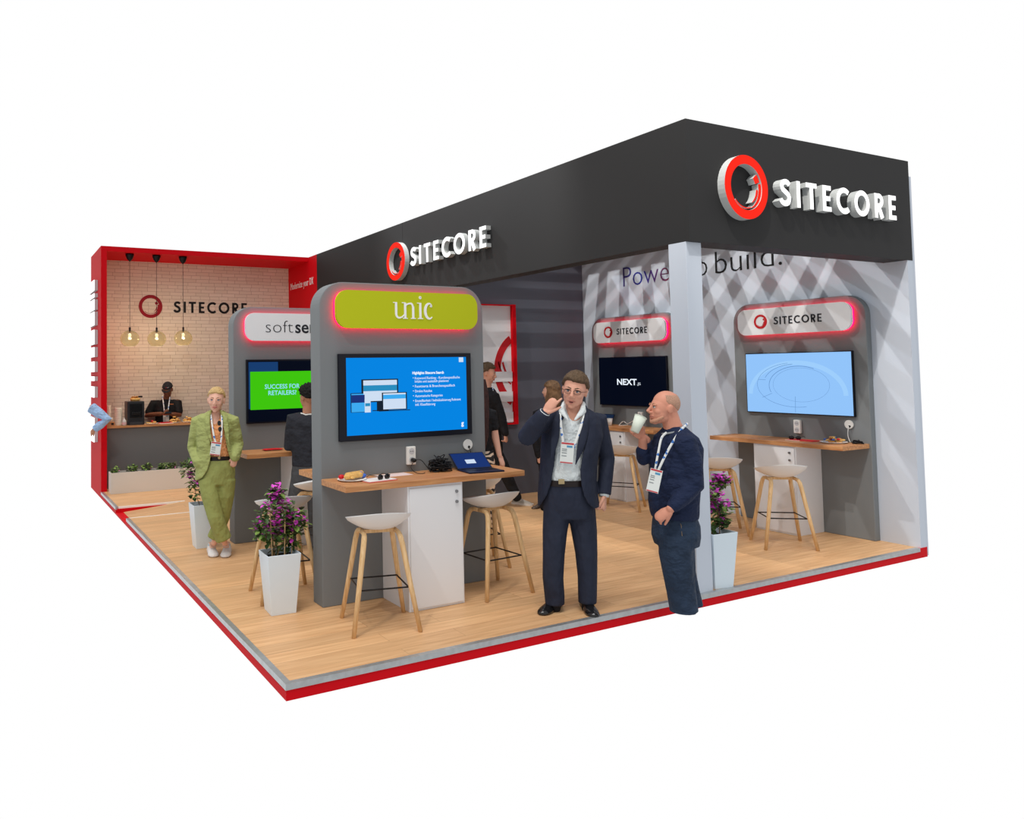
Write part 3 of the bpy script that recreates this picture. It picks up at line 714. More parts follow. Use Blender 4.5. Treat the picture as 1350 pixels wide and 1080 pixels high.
bm = BM(); box(bm, (.07, -.03, .17), (.20, 0, .21)); obj('spout', bm, M_blk, t, bevel=.004); bm = BM(); box(bm, (.03, -.02, .0), (.24, 0, .05)); obj('drip_tray', bm, mat('tray_dark', (52, 54, 58), .4), t, bevel=.003)
t = empty('biscuit_basket', (.59, 8.66, 1.386), 0, 'small basket of biscuits on top of the coffee machine', 'basket')
M_bis = mat('biscuit', (222, 178, 104), .7, noise=(30, .25)); M_bisd = mat('biscuit_dark', (186, 132, 70), .7, noise=(30, .25))
bm = BM(); lathe(bm, [(0, 0), (.07, 0), (.085, .05), (.082, .05), (.068, .005), (0, .005)], 20); obj('basket', bm, M_bis, t, smooth=True)
rng = random.Random(3); bm = BM()
for i in range(14): ell(bm, (rng.uniform(-.05, .05), rng.uniform(-.05, .05), rng.uniform(.03, .075)), (.022, .018, .012), u=8, v=6)
obj('biscuits', bm, M_bisd, t)
o = bobj('phone_case', (.64, 8.61, 1.445), (.70, 8.68, 1.47), M_blk); tag(o, 'small black box lying on the biscuit basket', 'box')
M_redp = mat('red_paper', (206, 26, 34), .5); M_wrap = mat('wrapper_blue', (70, 110, 200), .4); M_wrapr = mat('wrapper_red', (205, 30, 40), .4)
def snack_plate(loc, rz, r, label, n, seed, roll=False, tall=.04, group='plates of snacks'):
    t = empty('snack_plate', loc, rz, label, 'plate', group); rng = random.Random(seed)
    bm = BM(); lathe(bm, [(0, 0), (r*.7, 0), (r, .012), (r*.98, .015), (r*.68, .004), (0, .004)], 28); obj('plate', bm, M_paper, t, smooth=True)
    for i in range(n):
        a = rng.uniform(0, 2*pi); q = r*.7*sqrt(rng.random()); z = .014+tall*rng.random()*(1-q/r)
        k = rng.random(); bm = BM(); rot = Matrix.Rotation(rng.uniform(0, pi), 3, 'Z')
        if k < .72 or n > 30: ell(bm, (q*cos(a), q*sin(a), z), (.034, .018, .011), rot, u=12, v=8); obj('biscuit', bm, M_bis if rng.random() < .6 else M_bisd, t)
        else: ell(bm, (q*cos(a), q*sin(a), z+.008), (.02, .014, .010), rot, u=10, v=6); obj('sweet', bm, M_wrap if rng.random() < .5 else M_wrapr, t)
    if roll:
        for dx, dy, dz in ((0, 0, .035), (.03, .05, .04)):
            bm = BM(); tube(bm, [(-.06+dx, -.03+dy, dz), (.075+dx, .0+dy, dz+.004)], .021, 12); obj('biscuit_roll', bm, M_bis, t, smooth=True)
        bm = BM(); ell(bm, (-.075, .03, .03), (.026, .02, .018)); obj('red_sweet', bm, M_wrapr, t)
        for p in ((.09, .04, .045), (.10, .0, .03), (.06, .09, .03)):
            bm = BM(); ell(bm, p, (.024, .016, .016)); obj('blue_wrapper', bm, M_wrap, t)
    return t
snack_plate((.85, 8.60, 1.0), 0, .10, 'plate of snacks with blue wrapper next to the coffee machine', 16, 1)
t = snack_plate((1.24, 8.64, 1.0), 0, .105, 'mound of biscuits on a plate in front of the man in the cap', 34, 2, tall=.10)
t = snack_plate((1.46, 8.66, 1.0), 0, .105, 'mound of biscuits on a plate closest to the woman in green, on the counter', 34, 4, tall=.10)
t = empty('leaflet_stack', (1.07, 8.56, 1.0), .1, 'red and white leaflets stacked on the counter in front of the man in the cap', 'leaflets')
bm = BM(); box(bm, (-.11, -.06, 0), (.11, .06, .008)); obj('white_leaflet', bm, M_paper, t); bm = BM(); box(bm, (-.10, -.04, .0085), (.10, .075, .018)); obj('red_leaflet', bm, M_redp, t)

# ------------------------------------------------------------ pendant lamps
M_smoke = bpy.data.materials.new('smoked_amber_glass'); M_smoke.use_nodes = True
_n2 = M_smoke.node_tree; _b2 = _n2.nodes['Principled BSDF']; _b2.inputs['Base Color'].default_value = (*lin((112, 104, 88)), 1); _b2.inputs['Roughness'].default_value = .08
_tr = _n2.nodes.new('ShaderNodeBsdfTransparent'); _tr.inputs['Color'].default_value = (*lin((206, 198, 180)), 1); _mx = _n2.nodes.new('ShaderNodeMixShader'); _mx.inputs['Fac'].default_value = .42
_n2.links.new(_tr.outputs[0], _mx.inputs[1]); _n2.links.new(_b2.outputs[0], _mx.inputs[2]); _n2.links.new(_mx.outputs[0], _n2.nodes['Material Output'].inputs['Surface'])
M_bulb = glow('warm_bulb', (255, 228, 186), 4)
for x, zb, lb in ((.466, 2.268, 'amber glass pendant lamp nearest the red frame'), (.893, 2.268, 'amber glass pendant lamp in the middle of the three'), (1.328, 2.280, 'amber glass pendant lamp nearest the grey kiosk')):
    t = empty('pendant_lamp', (x, 8.40, zb), 0, lb, 'lamp', 'three amber glass pendant lamps over the coffee counter')
    top = 3.792-zb
    bm = BM(); lathe(bm, [(0, top), (.068, top), (.066, top-.03), (.045, top-.085), (.012, top-.12), (.004, top-.13), (0, top-.13)], 24); obj('canopy', bm, M_blk, t, smooth=True)
    bm = BM(); tube(bm, [(0, 0, .31), (0, 0, top-.1)], .0035, 6); obj('cord', bm, M_blk, t)
    bm = BM(); tube(bm, [(0, 0, .255), (0, 0, .315)], .016, 12); obj('socket', bm, M_blk, t, smooth=True)
    bm = BM(); R_ = .150; prof = [(R_*sin(radians(a))*1.0, .135-R_*.92*cos(radians(a))) for a in range(34, 176, 7)]
    lathe(bm, prof, 32); obj('glass_shade', bm, M_smoke, t, smooth=True)
    bm = BM(); ell(bm, (0, 0, .195), (.024, .024, .032)); obj('bulb', bm, M_bulb, t)
    l = bpy.data.lights.new('pendant_light', 'POINT'); l.energy = 13; l.color = (1, .84, .64); l.shadow_soft_size = .03
    lo = bpy.data.objects.new('pendant_light', l); COL.objects.link(lo); lo.location = (x, 8.40, zb+.12)

# ------------------------------------------------------------ things on the bar tables
TZ = .9955
snack_plate((.93, 1.02, TZ), 0, .115, 'plate with a biscuit roll and wrapped sweets at the left end of the front table', 3, 9, True)
t = empty('booklet', (1.10, .92, TZ), .12, 'white and red booklet lying beside the snack plate on the front table', 'booklet')
bm = BM(); box(bm, (-.13, -.085, 0), (.13, .085, .003)); obj('cover', bm, M_redp, t); bm = BM(); box(bm, (-.125, -.075, .0031), (.13, .085, .008)); obj('pages', bm, M_paper, t)
def sunglasses(loc, rz, label, tilt=0):
    t = empty('sunglasses', loc, rz, label, 'sunglasses'); bm = BM()
    for s in (-1, 1): ell(bm, (s*.035, 0, .018), (.029, .006, .022), u=16, v=10)
    obj('lenses', bm, mat('dark_lens', (14, 15, 20), .15, spec=.5), t)
    bm = BM()
    for s in (-1, 1): tube(bm, [(s*.064, 0, .03), (s*.066, .09, .03), (s*.062, .13, .012)], .0025, 6)
    tube(bm, [(-.012, 0, .026), (.012, 0, .026)], .002, 6); obj('frame', bm, M_blk, t); return t
sunglasses((1.14, .89, TZ+.0085), .25, 'dark sunglasses lying on the booklet on the front table')
o = bobj('paper_sheet', (-.14, -.075, 0), (.16, .075, .002), mat('pale_paper', (232, 212, 206), .7)); o.location = (1.32, 1.10, TZ); o.rotation_euler = (0, 0, .05); tag(o, 'pale sheet of paper on the front table below the socket', 'paper')
def cable_pile(loc, rx, ry, h, n, label, seed, m=None, r=.0035):
    rng = random.Random(seed); P = []
    for i in range(n):
        a = i*2.3+rng.uniform(-.5, .5); q = rng.uniform(.35, 1)
        P.append((rx*q*cos(a), ry*q*sin(a), r+h*rng.random()*(1.15-q*.75)))
    bm = BM(); tube(bm, smooth_path(P, 5), r, 6); o = obj('cable_pile', bm, m or M_blk, smooth=True); o.location = loc; return tag(o, label, 'cables')
cable_pile((1.77, 1.09, TZ+.001), .115, .085, .16, 120, 'tangled heap of black cables beside the laptop on the front table', 5)
def cable(pts, label, m=None, r=.0035):
    bm = BM(); tube(bm, smooth_path(pts, 6), r, 6); o = obj('cable', bm, m or M_blk, smooth=True); return tag(o, label, 'cable')
K1y = K1[1]
t = empty('power_plug', (1.555+.004, K1y-.0375, 1.094), 0, 'black power plug in the white socket under the blue slide television', 'plug')
bm = BM(); tube(bm, [(0, 0, 0), (0, -.03, 0)], .018, 12); obj('plug_body', bm, M_blk, t, smooth=True)
bm = BM(); tube(bm, smooth_path([(0, -.03, 0), (.05, -.06, .0), (.10, -.12, -.092)], 6), .0035, 6); obj('cord', bm, M_blk, t)
bm = BM(); tube(bm, smooth_path([(0, -.03, -.005), (-.05, -.06, -.05), (-.03, -.10, -.09), (.0, -.15, -.094), (.04, -.13, -.094)], 6), .0025, 6); obj('cord', bm, M_blk, t)
cable([(2.138, K1y-.015, 1.165), (2.13, K1y-.05, 1.12), (2.13, K1y-.04, 1.06), (2.13, K1y-.03, 1.002)], 'thin black cable hanging from the round port above the laptop')
def laptop(loc, rz, ang, w_, d_, label, screen_m, extra=None):
    t = empty('laptop', loc, rz, label, 'laptop')
    bm = BM(); box(bm, (-w_/2, -d_/2, 0), (w_/2, d_/2, .012)); obj('base', bm, mat('laptop_dark', (26, 34, 58), .35), t, bevel=.003)
    bm = BM(); box(bm, (-w_/2+.02, -d_/2+.08, .0121), (w_/2-.02, d_/2-.02, .0135)); obj('keyboard', bm, M_blk, t)
    ca, sa = cos(ang), sin(ang); bm = BM()
    def q(x, s, o): return (x, d_/2+s*ca-o*sa, .014+s*sa+o*ca)
    def slab(x0, s0, x1, s1, o0, o1):
        bmx = BM(); v = [bmx.verts.new(q(x, s, o)) for o in (o0, o1) for x, s in ((x0, s0), (x1, s0), (x1, s1), (x0, s1))]
        for f in ((0, 1, 2, 3), (7, 6, 5, 4), (0, 4, 5, 1), (1, 5, 6, 2), (2, 6, 7, 3), (3, 7, 4, 0)): bmx.faces.new([v[i] for i in f])
        return bmx
    lid = obj('lid', slab(-w_/2, 0, w_/2, d_*.95, 0, -.007), mat('laptop_dark', (26, 34, 58), .35), t)
    obj('screen', slab(-w_/2+.008, .008, w_/2-.008, d_*.95-.008, .0006, .0001), screen_m, lid)
    if extra: obj('screen_picture', slab(-.05, .06, .04, .11, .0012, .0007), extra, lid)
    return t
laptop((2.05, .90, TZ), -.12, radians(34), .32, .21, 'open dark laptop with a blue screen at the right end of the front table', glow('laptop_blue', (22, 50, 112)), M_g_pale)
# pale blue television kiosk table
t = empty('leaflet', (6.40, .98, TZ), -pi/2, 'red leaflet on the table under the pale blue television', 'leaflet')
bm = BM(); box(bm, (-.16, -.10, 0), (.14, .08, .004)); obj('red_page', bm, M_redp, t); bm = BM(); box(bm, (-.165, -.105, -.0002), (.0, -.09, .003)); obj('white_page', bm, M_paper, t)
sunglasses((6.38, 1.09, TZ+.0045), -1.3, 'dark sunglasses on the red leaflet under the pale blue television')
snack_plate((6.38, .66, TZ), 0, .13, 'plate piled with biscuits under the pale blue television', 26, 21, tall=.06)
cable_pile((6.475, .47, TZ+.001), .055, .06, .045, 60, 'black cable bundle at the right end of the table under the pale blue television', 8)
cable([(6.545, .595, 1.165), (6.52, .59, 1.12), (6.51, .585, 1.06), (6.50, .56, 1.004)], 'white cable hanging from the round port near the pale blue television', M_wp)
# table behind the bald man
laptop((6.34, 4.02, TZ), -pi/2, radians(60), .24, .16, 'small dark tablet computer standing on the table behind the suited man', glow('tablet_blue', (24, 40, 66)))
paper_cup('paper_cup', (6.30, 3.80, TZ), .028, .040, .10, 'white paper cup on the table beside the small tablet computer', m=M_wp)
cable([(6.52, 3.45, 1.10), (6.46, 3.50, 1.08), (6.42, 3.58, 1.03), (6.40, 3.64, 1.06), (6.38, 3.70, 1.006), (6.34, 3.62, 1.006), (6.36, 3.52, 1.02)], 'white charging cable looping from the socket to the table behind the bald man', M_wp, .004)
# red cloth on the second kiosk table
bm = BM(); rng = random.Random(2)
g = [[bm.verts.new((x*.036-.11, y*.03-.06, .008+.022*rng.random()*(1 if 0 < x < 6 and 0 < y < 4 else .1))) for y in range(5)] for x in range(7)]
for x in range(6):
    for y in range(4): bm.faces.new((g[x][y], g[x+1][y], g[x+1][y+1], g[x][y+1]))
o = obj('crumpled_cloth', bm, M_redp, solid=.006, subd=1); o.location = (1.16, 3.50, TZ); tag(o, 'crumpled red cloth on the table beside the woman in green', 'cloth')
# ------------------------------------------------------------ people
FH = Vector((sin(YAW), cos(YAW), 0))
def PTf(B):
    B = Vector(B)
    def f(u, v, d=0.0):
        """point seen at frame position u,v in the upright plane through the person's base, d metres nearer; person-local metres"""
        ray = fw+CR*((u-PPX)/FPX)-CU*((v-PPY)/FPX)
        t = ((B-CAM_C).dot(FH)-d)/ray.dot(FH); P = CAM_C+ray*t-B
        return Vector((P.dot(r0), P.dot(FH), P.z))
    return f
def FPf(B):
    B = Vector(B)
    def f(u, v, z=0):
        ray = fw+CR*((u-PPX)/FPX)-CU*((v-PPY)/FPX); t = (z-CAM_C.z)/ray.z; P = CAM_C+ray*t-B
        return Vector((P.dot(r0), P.dot(FH), P.z))
    return f
def Rz(a): return Matrix.Rotation(a, 3, 'Z')
def eul(yaw, pitch, roll):
    # pitch>0 looks down, roll>0 tips the head clockwise in the picture (when facing the camera)
    return Rz(radians(yaw)) @ Matrix.Rotation(radians(pitch), 3, 'X') @ Matrix.Rotation(radians(roll), 3, 'Y')
def head_fn(c, R, s):
    c = Vector(c)
    def H(x, y, z): return c+(R @ Vector((x, -y, z)))*s
    return H
def add_head(bm, c, R, s, female=False, nose=1.0):
    H = head_fn(c, R, s); Re = R
    def E(p, r): ell(bm, H(*p), [q*s for q in r], Re, u=24, v=16)
    jw = .92 if female else 1.06
    E((0, -.018, .030), (.075, .094, .088)); E((0, .018, -.005), (.070, .073, .085)); E((0, .026, -.042), (.061*jw, .060, .068))
    E((0, .040, -.080), (.042*jw, .042, .032)); E((0, .012, -.070), (.056*jw, .055, .038)); E((0, .060, -.103), (.022*jw, .022, .015))
    for sx in (-1, 1):
        E((sx*.034, .052, -.026), (.028, .030, .028)); E((sx*.029, .078, .018), (.024, .014, .008)); E((sx*.076, -.012, -.008), (.009, .020, .030)); E((sx*.080, -.016, .004), (.008, .014, .018))
        E((sx*.012, .094, -.036), (.009, .012, .008))
    tube(bm, [H(0, .082, .020), H(0, .096, -.004), H(0, .106*nose+.0, -.028), H(0, .100, -.036)], [.008*s, .0095*s, .013*s, .010*s], 12)
    E((0, .084, -.052), (.018, .012, .010)); E((0, .084, -.063), (.022, .012, .0055)); E((0, .083, -.072), (.018, .012, .007))
def face_parts(par, c, R, s, brow, iris=(70, 90, 110), lip=(192, 122, 110), eyes=True, open_mouth=False):
    H = head_fn(c, R, s)
    if eyes:
        Mi = mat('iris_%d' % iris[0], iris, .3)
        for sx in (-1, 1):
            bm = BM(); ell(bm, H(sx*.0295, .0795, .003), (.0125*s, .009*s, .0072*s), R, u=14, v=10); e = obj('eye', bm, mat('eye_white', (222, 214, 208), .3), par)
            bm = BM(); ell(bm, H(sx*.0295, .0868, .003), (.0058*s, .0025*s, .006*s), R, u=12, v=8); obj('iris', bm, Mi, e)
            bm = BM(); tube(bm, [H(sx*.0165, .084, .005), H(sx*.0295, .0895, .0105), H(sx*.044, .082, .006)], [.0012*s, .0022*s, .0012*s], 6); obj('eyelid', bm, mat('lash', (84, 58, 48), .6), e)
    for sx in (-1, 1):
        bm = BM(); tube(bm, [H(sx*.014, .087, .022), H(sx*.030, .0855, .027), H(sx*.048, .074, .022)], [.0035*s, .0042*s, .002*s], 8); obj('eyebrow', bm, brow, par)
    bm = BM()
    tube(bm, [H(-.027, .083, -.064), H(-.009, .0950, -.0605), H(0, .0955, -.0625), H(.009, .0950, -.0605), H(.027, .083, -.064)], [.0015*s, .004*s, .0035*s, .004*s, .0015*s], 8)
    tube(bm, [H(-.020, .086, -.066), H(0, .0950, -.0725 if not open_mouth else -.078), H(.020, .086, -.066)], [.0015*s, .0055*s, .0015*s], 8)
    obj('lips', bm, mat('lips_%d' % lip[0], lip, .4), par)
    if open_mouth:
        bm = BM(); ell(bm, H(0, .0945, -.0685), (.014*s, .004*s, .0045*s), R, u=12, v=8); obj('mouth_opening', bm, mat('mouth_dark', (70, 26, 26), .5), par)
def hair_shell(c, R, s, thick, hairline, m, par, name='hair', bump=0, back_low=-.05, scale=(1, 1, 1), seed=1, fringe=0):
    """hair as an offset of the skull; hairline(y, z, x) > 0 where hair grows"""
    bm = BM(); q = bmesh.ops.create_uvsphere(bm, u_segments=56, v_segments=40, radius=1); rng = random.Random(seed)
    H = head_fn(c, R, s)
    for v in bm.verts:
        d = v.co.copy(); a = hairline(d.x, -d.y, d.z)
        k = max(0, min(1, a*6+.5)); n = bump*(sin(d.x*23+seed)*cos(d.z*19-d.y*13)+.6*sin(d.y*31+d.x*17))*.5
        t = thick*k*(1+n)-.016*(1-k)
        p = Vector((d.x*(.074+t)*scale[0], -d.y*(.094+t)*scale[1]-.018, d.z*(.088+t)*scale[2]+.030))
        v.co = H(p.x, p.y, p.z)
    return obj(name, bm, m, par, smooth=True)
def thr(y, f=.42, side=-.12, back=-.72):
    pts = ((-1, back), (-.45, -.45), (-.05, side), (.22, side+.08), (.42, f-.08), (1, f))
    for (a, va), (b, vb) in zip(pts, pts[1:]):
        if y <= b: return va+(vb-va)*max(0, (y-a)/(b-a))
    return f
def hand(bm, W, d, n, side=1, curl=(20, 25, 30, 35), L=1.0, thumb=35, spread=.0):
    """W wrist, d towards fingers, n palm-facing normal, side=+1 thumb on d x n side"""
    W = Vector(W); d = Vector(d).normalized(); n = Vector(n); n = (n-d*n.dot(d)).normalized(); a = d.cross(n)*side
    kn = W+d*.088*L
    tube(bm, [W-d*.03*L, W+d*.012*L, W+d*.05*L, kn], [.026*L, .028*L, .037*L, .036*L], 16, flat=(n, .48))
    for i, (o, ln, r) in enumerate(((.029, .072, .0088), (.010, .080, .0090), (-.0095, .075, .0086), (-.0275, .060, .0078))):
        p = kn+a*o*L-d*.012*L; P = [p-d*.01*L, p]; ang = 0; q = p
        for j, f in enumerate((.46, .30, .24)):
            ang += radians(curl[i]*(1.0, 1.1, .8)[j]); dd = (d+a*spread*(1.5-i)).normalized()
            q = q+(dd*cos(ang)+n*sin(ang))*ln*f*L*1.05; P.append(q)
        tube(bm, P, [r*L*1.05, r*L*1.1, r*L*1.03, r*L*.95, r*L*.82], 10)
    b = W+d*.018*L+a*.024*L; t1 = (d*cos(radians(thumb))+a*sin(radians(thumb))*.8+n*.35).normalized(); t2 = (d*cos(radians(thumb*.5))+a*.25+n*.55).normalized()
    tube(bm, [b, b+t1*.040*L, b+t1*.040*L+t2*.030*L, b+t1*.040*L+t2*.052*L], [.015*L, .012*L, .0105*L, .008*L], 10)
def ring(c, rx, ry, yaw=0, n=36, a0=-180, a1=180, e=2.2, closed=True, tilt=None):
    out = []; c = Vector(c); Rm = Rz(radians(yaw)); N = n if closed else n-1
    for i in range(n):
        a = radians(a0+(a1-a0)*i/N); sa, ca = sin(a), cos(a); k = (abs(sa)**e+abs(ca)**e)**(-1/e)
        p = Rm @ Vector((rx*sa*k, -ry*ca*k, 0))
        if tilt: p.z += p.x*tilt[0]+p.y*tilt[1]
        out.append(c+p)
    return out
def open_shell(bm, rows, n=40):
    """rows: (centre, rx, ry, yaw, open_left_deg, open_right_deg) ; open in front between -left and +right"""
    R_ = [ring(c, rx, ry, yaw, n, ar, 360-al, closed=False) for c, rx, ry, yaw, al, ar in rows]
    loft(bm, R_, caps=False, closed=False)
def shoe(bm, toe, heel, w=.046, h=.075, sole=.0):
    toe, heel = Vector(toe), Vector(heel); d = (toe-heel); L = d.length; d.normalize(); s = Vector((d.y, -d.x, 0)); rings = []
    for t, ww, hh in ((0, .55, .55), (.04, .78, .95), (.15, .85, 1.05), (.3, .80, 1.0), (.45, .85, .78), (.6, .98, .62), (.75, 1.02, .52), (.88, .88, .42), (.96, .6, .30), (1.0, .25, .18)):
        c = heel+d*L*t; r = []
        for j in range(16):
            a = 2*pi*j/16; y = sin(a); zz = max(0, (y+.35)/1.35) if y > -.35 else 0
            r.append(c+s*(cos(a)*w*ww*(1 if y < .3 else .92))+Vector((0, 0, .004+hh*h*zz)))
        rings.append(r)
    loft(bm, rings)
M_skin = mat('skin_fair', (222, 164, 140), .5, spec=.35, noise=(14, .05)); M_skinp = mat('skin_pale', (230, 178, 156), .5, spec=.35, noise=(14, .04)); M_skind = mat('skin_brown', (112, 72, 52), .5, spec=.4, noise=(14, .05)); M_skint = mat('skin_tan', (196, 140, 112), .5, noise=(14, .05))
M_skinr = mat('skin_ruddy', (214, 148, 124), .5, spec=.35, noise=(10, .07))
M_suit = mat('navy_suit', (36, 42, 60), .75, bump=(7, .9, (1, 1, .5))); M_shirt = mat('pale_shirt', (226, 234, 236), .7, bump=(14, .7)); M_knit = mat('navy_knit', (26, 38, 68), .85, bump=(9, .9, (1, 1, 1.6)))
M_jean = mat('dark_denim', (38, 54, 76), .8, bump=(10, 1, (1, 1, 1.3)), noise=(5, .22)); M_green = mat('olive_green_cloth', (164, 172, 106), .75, bump=(8, .9, (1, 1, 1.5))); M_greenp = mat('olive_green_trousers', (150, 156, 90), .75, bump=(8, .8, (1, 1, .7)))
M_peach = mat('peach_blouse', (248, 172, 116), .7, bump=(20, .8), noise=(22, .12)); M_belt = mat('belt_leather', (34, 26, 26), .4); M_shoe = mat('black_leather', (22, 22, 24), .2, spec=.6)
M_blk_cloth = mat('black_cloth', (24, 25, 30), .8, bump=(9, .8)); M_char = mat('charcoal_cloth', (42, 44, 52), .8, bump=(9, .9)); M_dgrey = mat('dark_grey_trousers', (74, 76, 80), .8, bump=(9, .6))
M_hairb = mat('hair_brown', (96, 76, 56), .6, bump=(60, 1, (1, 1, .2)), noise=(40, .3)); M_hairk = mat('hair_black', (22, 20, 20), .6, bump=(60, 1)); M_hairy = mat('hair_blond', (206, 172, 116), .55, bump=(60, .8, (1, .3, 1)), noise=(30, .18)); M_hairg = mat('stubble_hair', (186, 146, 124), .8, noise=(160, .22))
M_hairr = mat('hair_auburn', (60, 34, 30), .55, bump=(50, 1, (1, 1, .15)), noise=(30, .3)); M_hairh = mat('hair_mid_brown', (124, 96, 70), .55, bump=(50, 1, (1, 1, .15)), noise=(24, .35)); M_shoew = mat('white_sneaker', (232, 230, 230), .5)
M_gold = mat('brass', (190, 170, 130), .3, metal=.8)
def lany_mat():
    m = bpy.data.materials.new('lanyard_print'); m.use_nodes = True; nt = m.node_tree; b = nt.nodes['Principled BSDF']; b.inputs['Roughness'].default_value = .6
    tc = nt.nodes.new('ShaderNodeTexCoord'); v = nt.nodes.new('ShaderNodeTexVoronoi'); v.inputs['Scale'].default_value = 60; nt.links.new(tc.outputs['Object'], v.inputs['Vector'])
    cr = nt.nodes.new('ShaderNodeValToRGB'); cr.color_ramp.interpolation = 'CONSTANT'; e = cr.color_ramp.elements; e[0].color = (*lin((236, 238, 236)), 1); e[1].position = .90; e[1].color = (*lin((214, 120, 90)), 1)
    for p, c in ((.62, (60, 120, 200)), (.72, (236, 238, 236))): x = e.new(p); x.color = (*lin(c), 1)
    nt.links.new(v.outputs['Color'], cr.inputs['Fac']); nt.links.new(cr.outputs['Color'], b.inputs['Base Color']); return m
M_lany = lany_mat()
def ribbon(par, pts, w, m, name='lanyard_strap', nrm=(0, -1, 0)):
    bm = BM(); tube(bm, smooth_path(pts, 4), w/2, 10, flat=(nrm, .18)); return obj(name, bm, m, par, smooth=True)
def badge(par, c, R, w=.095, h=.135):
    bm = BM(); box(bm, (-w/2, -.003, -h), (w/2, .003, 0))
    for v in bm.verts: v.co = Vector(c)+R @ v.co
    b = obj('badge', bm, mat('badge_white', (226, 232, 230), .4), par)
    for z0, z1, m in ((-.014, -.002, mat('badge_red', (196, 60, 70), .5)), (-h+.002, -h+.010, mat('badge_red', (196, 60, 70), .5))):
        bm = BM(); box(bm, (-w/2+.003, -.0042, z0), (w/2-.003, -.0031, z1))
        for v in bm.verts: v.co = Vector(c)+R @ v.co
        obj('band', bm, m, b)
    bm = BM(); box(bm, (-.005, -.0042, -.036), (w/2-.012, -.0031, -.022))
    for v in bm.verts: v.co = Vector(c)+R @ v.co
    obj('badge_print', bm, mat('badge_blue', (80, 150, 190), .5), b)
    bm = BM()
    for z in (-.05, -.062, -.078, -.1): box(bm, (-w/2+.01, -.0042, z-.003), (-.002, -.0031, z+.002))
    for v in bm.verts: v.co = Vector(c)+R @ v.co
    obj('badge_text', bm, mat('badge_grey', (120, 128, 132), .5), b)
    return b

# ---- 1. man in the navy suit
B = (2.38, .22, 0); T = empty('person', B, -YAW, 'man in a navy suit and glasses, one hand raised to his face', 'person')
p, fp = PTf(B), FPf(B)
hc, hR, hs = p(757.5, 515, .03), eul(-24, 4, 9), 1.13
S1, E1, W1 = p(722, 550, .0), p(695, 576, .13), p(718, 544, .22); S2, E2, W2 = p(788, 554, -.02), p(800, 605, -.03), p(796.5, 652, .04)
bm = BM(); add_head(bm, hc, hR, hs)
tube(bm, [hc+Vector((0, .02, -.06)), p(757, 541, .0), p(756, 552, .0), p(754, 572, .02)], [.062, .066, .078, .08], 18)
loft(bm, [ring(p(755, v, 0), rx, ry, -10) for v, rx, ry in ((552, .08, .06), (560, .15, .08), (590, .14, .09), (630, .13, .09), (660, .14, .09))])
for a, b_, c in ((S1, E1, W1), (S2, E2, W2)): tube(bm, [a, b_, c], [.05, .042, .027], 14)
hd = (p(728, 531, .225)-W1); hand(bm, W1, hd, Vector((.55, .75, -.35)), -1, (8, 62, 68, 70), 1.05, 30)
hand(bm, W2, p(796, 672, .05)-W2, Vector((-.75, .3, .0)), -1, (38, 42, 45, 48), 1.02, 25)
for s_, kx, ax in ((735, 730, 731), (764, 770, 774)): tube(bm, [p(s_, 655, 0), p(kx, 725, .02), p(ax, 794, .0)], [.07, .05, .04], 12)
obj('body', bm, M_skin, T, remesh=.0042, lap=3)
face_parts(T, hc, hR, hs, M_hairb, open_mouth=True)
hair_shell(hc, hR, hs, .017, lambda x, y, z: min(z-thr(y, .40)-(.10 if x < -.2 and y > .5 else 0)+.1*max(0, y)*abs(x), .35), M_hairb, T, bump=.35, scale=(1, 1, 1.02), seed=3)
H = head_fn(hc, hR, hs); g = BM()
for sx in (-1, 1):
    P = [H(sx*.031+.023*cos(a), .097-abs(sx*.031+.023*cos(a))*.16, -.001+.0145*sin(a)) for a in [2*pi*i/20 for i in range(21)]]; tube(g, P, .0013, 6, round_ends=False)
    tube(g, [H(sx*.054, .090, .006), H(sx*.078, .05, .006), H(sx*.082, -.01, .004)], .0018, 6)
    tube(g, [H(sx*.012, .096, .013), H(sx*.03, .0945, .016), H(sx*.052, .090, .010)], .0018, 6)
tube(g, [H(-.009, .098, .004), H(.009, .098, .004)], .0014, 6); obj('glasses', g, M_blk, T)
# shirt
bm = BM(); yw = -12
rows = [(p(756, 537, 0), .076, .072), (p(755.5, 542, 0), .088, .076), (p(755, 548, 0), .120, .085), (p(754, 555, 0), .165, .10), (p(753, 575, 0), .180, .118), (p(750, 600, 0), .172, .128), (p(746, 620, 0), .168, .132), (p(745, 638, 0), .165, .122)]
loft(bm, [ring(c, rx, ry, yw, tilt=(0, max(0, 1.15-.32*i))) for i, (c, rx, ry) in enumerate(rows)]); obj('shirt', bm, M_shirt, T, remesh=.007, lap=4)
bm = BM()   # collar wings
for sx, q in ((-1, [(743, 532), (740.5, 542), (748, 553)]), (1, [(769, 532), (768.5, 542), (758.5, 553)])):
    tube(bm, [p(q[0][0], q[0][1], .05), p(q[1][0], q[1][1], .10), p(q[2][0], q[2][1], .125)], [.014, .026, .008], 10, flat=((sx*.25, 1, .3), .3))
obj('collar', bm, M_shirt, T, smooth=True)
bm = BM(); loft(bm, [ring(p(745, 631, 0), .170, .138, yw), ring(p(745, 638.5, 0), .170, .138, yw)]); obj('belt', bm, M_belt, T, smooth=False)
bm = BM(); box(bm, (-.022, -.006, -.018), (.022, .004, .018)); bc = p(740, 635, .145)
for v in bm.verts: v.co = bc+v.co
obj('belt_buckle', bm, M_gold, T)
